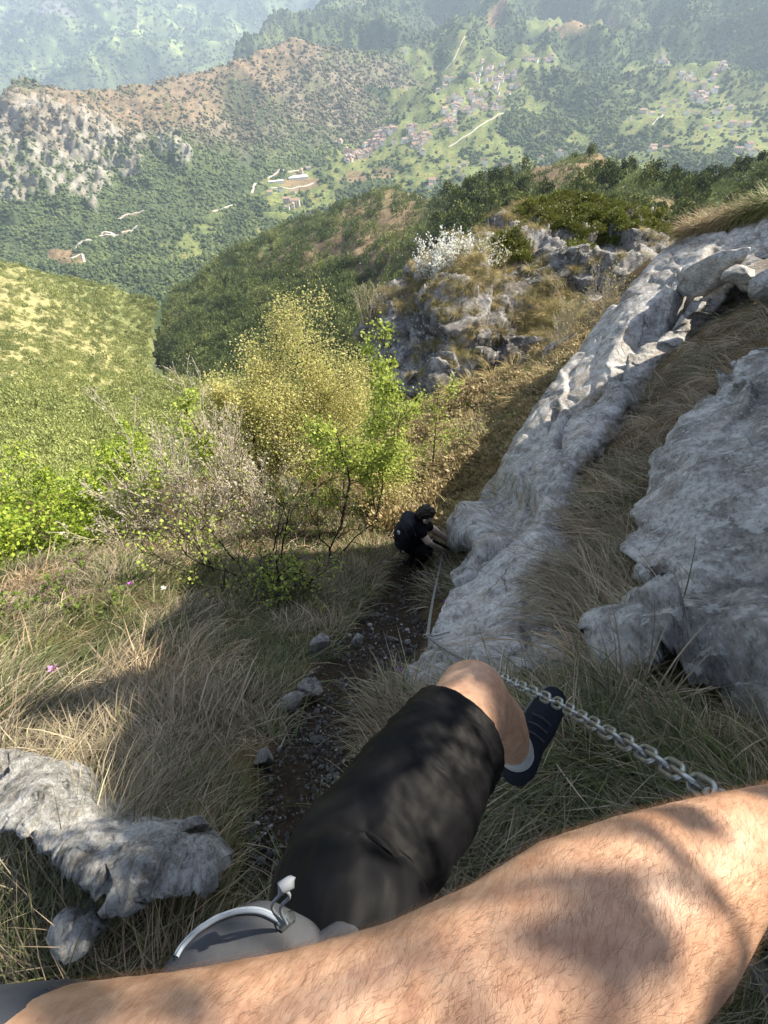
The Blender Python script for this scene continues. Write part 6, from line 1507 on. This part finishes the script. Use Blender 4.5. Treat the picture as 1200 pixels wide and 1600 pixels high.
# ------------------------------------------------------------------ villages and farm houses across the valley
wall_cols = [(.66, .60, .52), (.74, .70, .64), (.58, .50, .42), (.78, .74, .68)]
roof_cols = [(.30, .20, .15), (.36, .25, .19), (.28, .24, .20)]
wallm = [mat_plain('house_wall_render', c_, .9, .1) for c_ in wall_cols]; roofm = [mat_plain('house_tile_roof', c_, .9, .1) for c_ in roof_cols]
darkw = mat_plain('dark_window_glass', (.03, .035, .045), .3, .5)
def house_mesh(seed):
    rg = np.random.default_rng(seed); L, W, H, R_ = rg.uniform(11, 19), rg.uniform(8, 12), rg.uniform(6, 11), rg.uniform(2.2, 3.4); bm = bmesh.new()
    def box(x0, x1, y0, y1, z0, z1, mi):
        vs = [bm.verts.new((x, y, z)) for z in (z0, z1) for y in (y0, y1) for x in (x0, x1)]
        for q in ((0, 1, 3, 2), (4, 5, 7, 6), (0, 1, 5, 4), (2, 3, 7, 6), (0, 2, 6, 4), (1, 3, 7, 5)): bm.faces.new([vs[k] for k in q]).material_index = mi
    box(-L / 2, L / 2, -W / 2, W / 2, -6, H, 0)
    o_ = .8; vs = [bm.verts.new(p) for p in ((-L / 2 - o_, -W / 2 - o_, H - .3), (L / 2 + o_, -W / 2 - o_, H - .3), (L / 2 + o_, W / 2 + o_, H - .3), (-L / 2 - o_, W / 2 + o_, H - .3), (-L / 2 - o_, 0, H + R_), (L / 2 + o_, 0, H + R_))]
    for q in ((0, 1, 5, 4), (2, 3, 4, 5), (0, 4, 3), (1, 2, 5), (0, 3, 2, 1)): bm.faces.new([vs[k] for k in q]).material_index = 1
    nfl = int(H // 3)
    for fz in range(nfl):
        for kx in range(int(L // 4)):
            x = -L / 2 + 2 + kx * 4; z = 1 + fz * 3; box(x, x + 1.3, -W / 2 - .05, -W / 2 + .3, z, z + 1.6, 2)
    box(L * .2, L * .2 + 1, W * .15, W * .15 + 1, H, H + R_ + 1, 0)
    me = bpy.data.meshes.new('house'); bmesh.ops.recalc_face_normals(bm, faces=bm.faces); bm.to_mesh(me); bm.free()
    me.materials.append(wallm[seed % 4]); me.materials.append(roofm[seed % 3]); me.materials.append(darkw); return me
hm = [house_mesh(s_) for s_ in range(12)]
rg = np.random.default_rng(78)
for gi, x, y, an_ in HOUSES:
    grp, lab = (VILL[gi][0], VILL[gi][1]) if gi < len(VILL) else ('scattered farm houses in the meadows', 'small farm house alone in the valley meadows')
    rel = far_l if y < 105 and x < 380 else far_r
    p = rel.at(x, y); sc_ = rg.uniform(.9, 1.35)
    o = bpy.data.objects.new('house', hm[rg.integers(0, 12)]); COL.objects.link(o); o.location = p + np.array([0, 0, 1.5]); o.rotation_euler = (0, 0, R(an_) * -1 + rg.choice([0, math.pi / 2]) + rg.normal(0, .2)); o.scale = (sc_ * 1.75,) * 3
    o['label'] = lab; o['category'] = 'house'; o['group'] = grp
# the long sheds and the school-like building
def long_building(label, px, py, L, W, H, az, mats, n_roof=1, name='factory'):
    p = far_r.at(px, py); t = thing(name, label, 'building', tuple(p)); t.rotation_euler = (0, 0, az)
    def bx(nm, x0, x1, y0, y1, z0, z1, mat, rf=0):
        vs = np.array([(x, y, z) for z in (z0, z1) for y in (y0, y1) for x in (x0, x1)], float)
        fs_ = np.array([(0, 2, 3, 1), (4, 5, 7, 6), (0, 1, 5, 4), (2, 6, 7, 3), (0, 4, 6, 2), (1, 3, 7, 5)])
        me = mesh_np(nm, vs, fs_, False); add(nm, me, mat, t)
    bx('wall', -L / 2, L / 2, -W / 2, W / 2, -8, H, mats[0])
    for k_ in range(n_roof):
        y0 = -W / 2 + W * k_ / n_roof; y1 = -W / 2 + W * (k_ + 1) / n_roof; ym = (y0 + y1) / 2; rh = 2.0
        vs = np.array([(-L / 2 - 1, y0, H + .02), (L / 2 + 1, y0, H + .02), (L / 2 + 1, y1 - .3, H + .02), (-L / 2 - 1, y1 - .3, H + .02), (-L / 2 - 1, ym, H + rh), (L / 2 + 1, ym, H + rh)])
        me = mesh_np('roof', vs, [np.array([(0, 1, 5, 4), (2, 3, 4, 5)]), np.array([(0, 4, 3), (1, 2, 5)])], False); add('roof', me, mats[1], t)
    for k_ in range(int(L // 9)):
        x = -L / 2 + 4 + k_ * 9; bx('window', x, x + 4, -W / 2 - .25, -W / 2 + .1, H * .45, H * .75, darkw)
pale_roof = mat_plain('pale_metal_roof', (.62, .62, .60), .6, .3)
long_building('long white-roofed factory shed beside the valley road', 466, 284, 105, 46, 9, .32, (wallm[3], pale_roof), 3)
long_building('narrower pale shed left of the white-roofed factory', 433, 297, 80, 22, 7, .36, (wallm[1], pale_roof), 1)
long_building('long building with a reddish roof alone on the right hillside', 985, 140, 90, 16, 12, .1, (wallm[3], roofm[1]), 1, 'school_building')
long_building('short wing in front of the long reddish-roofed building', 975, 148, 26, 40, 10, .1, (wallm[3], roofm[1]), 1, 'school_building')
long_building('wide farm building with a reddish roof at the right edge of the valley', 1168, 243, 40, 16, 7, -.05, (wallm[0], roofm[0]), 1, 'farm_building')

# roads in the valley: strips laid on the land
def land_at(x, y):
    a_ = far_r.at(x, y); b_ = ridge.at(x, y); k = (ridge.inside(x, y) & ((b_ @ FWD) < (a_ @ FWD)))[:, None]; return np.where(k, b_, a_)
def road(pts, w, rel=far_r, lift=2.5, mat=None):
    P2 = catmull([np.array([a, b, 0.]) for a, b in pts], 12)[:, :2]; C_ = land_at(P2[:, 0], P2[:, 1]); d = np.gradient(C_, axis=0); d[:, 2] = 0; d /= np.linalg.norm(d, axis=1, keepdims=True) + 1e-9
    s_ = np.stack([-d[:, 1], d[:, 0], d[:, 2] * 0], -1) * w / 2
    Lp, Rp = C_ - s_, C_ + s_; h = C_[:, 2] + lift; Lp[:, 2] = h; Rp[:, 2] = h
    n = len(C_); low = np.array([0, 0, -12.])
    vs = np.concatenate([Lp + low, Lp, Rp, Rp + low]); i = np.arange(n - 1); fs_ = np.concatenate([np.stack([i + k_ * n, i + 1 + k_ * n, i + 1 + (k_ + 1) * n, i + (k_ + 1) * n], -1) for k_ in range(3)])
    add('road', mesh_np('road', vs, fs_, False), mat or road_m, None, kind='structure')
road_m = mat_plain('pale_road_surface', (.48, .45, .39), .9, .1)
for rd, w_ in zip(ROADS, (10, 14, 10, 10, 9, 10, 7, 9, 9, 8, 7)): road(rd, w_)

# bushy trees that stand out on the near spur: one by one
tm_ = mat_crown('spur_tree_leaves')
tm2, nt, out = new_mat('tree_crown_leaves'); tc = nt.nodes.new('ShaderNodeTexCoord').outputs['Object']; oi = nt.nodes.new('ShaderNodeObjectInfo').outputs['Random']
nz_ = noise(nt, 1.6, 4, .7, tc); c = ramp(nt, oi, [(0, (.06, .08, .028)), (.5, (.12, .145, .045)), (1, (.22, .24, .075))]); c = mixc(nt, 1.0, c, ramp(nt, nz_, [(.35, (.6,) * 3), (.65, (1.3,) * 3)]), 'MULTIPLY'); principled(nt, out, c, 1, None, .05)
def leafy_crown(seed):
    rg = np.random.default_rng(seed); n = 520; cl = rg.normal(size=(9, 3)) * np.array([.26, .26, .2]) + [0, 0, .58]; i = rg.integers(0, 9, n); d = rg.normal(size=(n, 3)); d /= np.linalg.norm(d, axis=1, keepdims=True)
    p = cl[i] + d * .19 * rg.random((n, 1)) ** .4; ax = d + rg.normal(0, .6, (n, 3)); ax /= np.linalg.norm(ax, axis=1, keepdims=True); sd = np.cross(ax, rg.normal(size=(n, 3))); sd /= np.linalg.norm(sd, axis=1, keepdims=True); l = .11
    v = np.stack([p, p + ax * l * .5 - sd * l * .4, p + ax * l, p + ax * l * .5 + sd * l * .4], 1).reshape(-1, 3); f = np.arange(n * 4).reshape(-1, 4)
    tv, tf = tubes([(np.array([[0, 0, -.1], [.02, 0, .3], [.0, .02, .6]]), np.array([.03, .022, .01]), 0)], 5, .005)
    me = mesh_np('spur_tree', np.concatenate([v, tv]), np.concatenate([f, tf + len(v)]), False); me.materials.append(tm2); me.materials.append(bark_mat)
    me.polygons.foreach_set('material_index', np.concatenate([np.zeros(len(f)), np.ones(len(tf))]).astype(np.int32)); return me
lc = [leafy_crown(1000 + k_) for k_ in range(6)]
rg = np.random.default_rng(31); cnt = 0
for k_ in range(2000):
    if cnt >= 240: break
    x = rg.uniform(690, 1210); y = rg.uniform(262, 420)
    if not spur.inside(x, y) or spur_bare[int((y - spur.y0) / spur.step), int((x - spur.x0) / spur.step)] > .5 + rg.random() * .5: continue
    p = spur.at(x, y); D_ = p @ FWD; s_ = rg.uniform(15, 26) * D_ / F_PX * np.clip(1 + (y - 300) / 200, .8, 1.5)
    o = bpy.data.objects.new('tree', lc[rg.integers(0, 6)]); COL.objects.link(o); o.location = p; o.scale = (s_, s_, s_ * rg.uniform(.8, 1.2)); o.rotation_euler = (0, 0, rg.uniform(0, 6))
    o['label'] = 'bushy tree among others on the wooded spur behind the outcrop'; o['category'] = 'tree'; o['group'] = 'bushy trees on the wooded spur'; cnt += 1
p = spur.at(914, 268); lt = thing('tree', 'lone bushy tree on the bare top of the brown conical hill', 'tree', tuple(p))
me = leafy_crown(1010); k_ = len(me.polygons)
rgl = np.random.default_rng(3); n = 500; d = rgl.normal(size=(n, 3)); d /= np.linalg.norm(d, axis=1, keepdims=True); q_ = p + (d * np.array([3.6, 3.6, 4.5]) * rgl.random((n, 1)) ** .4 + [0, 0, 6.5]); v, f, c = leaves(q_, d, 1.1, rgl, [(.07, .09, .03), (.11, .13, .04)]); part('crown', v, f, leaf_mat, lt, False, c)
v, f = tubes([(np.array([p - [0, 0, .5], p + [.1, 0, 3], p + [0, .1, 7]]), np.array([.4, .3, .12]), 0)], 7, .05); part('trunk', v, f, bark_mat, lt)
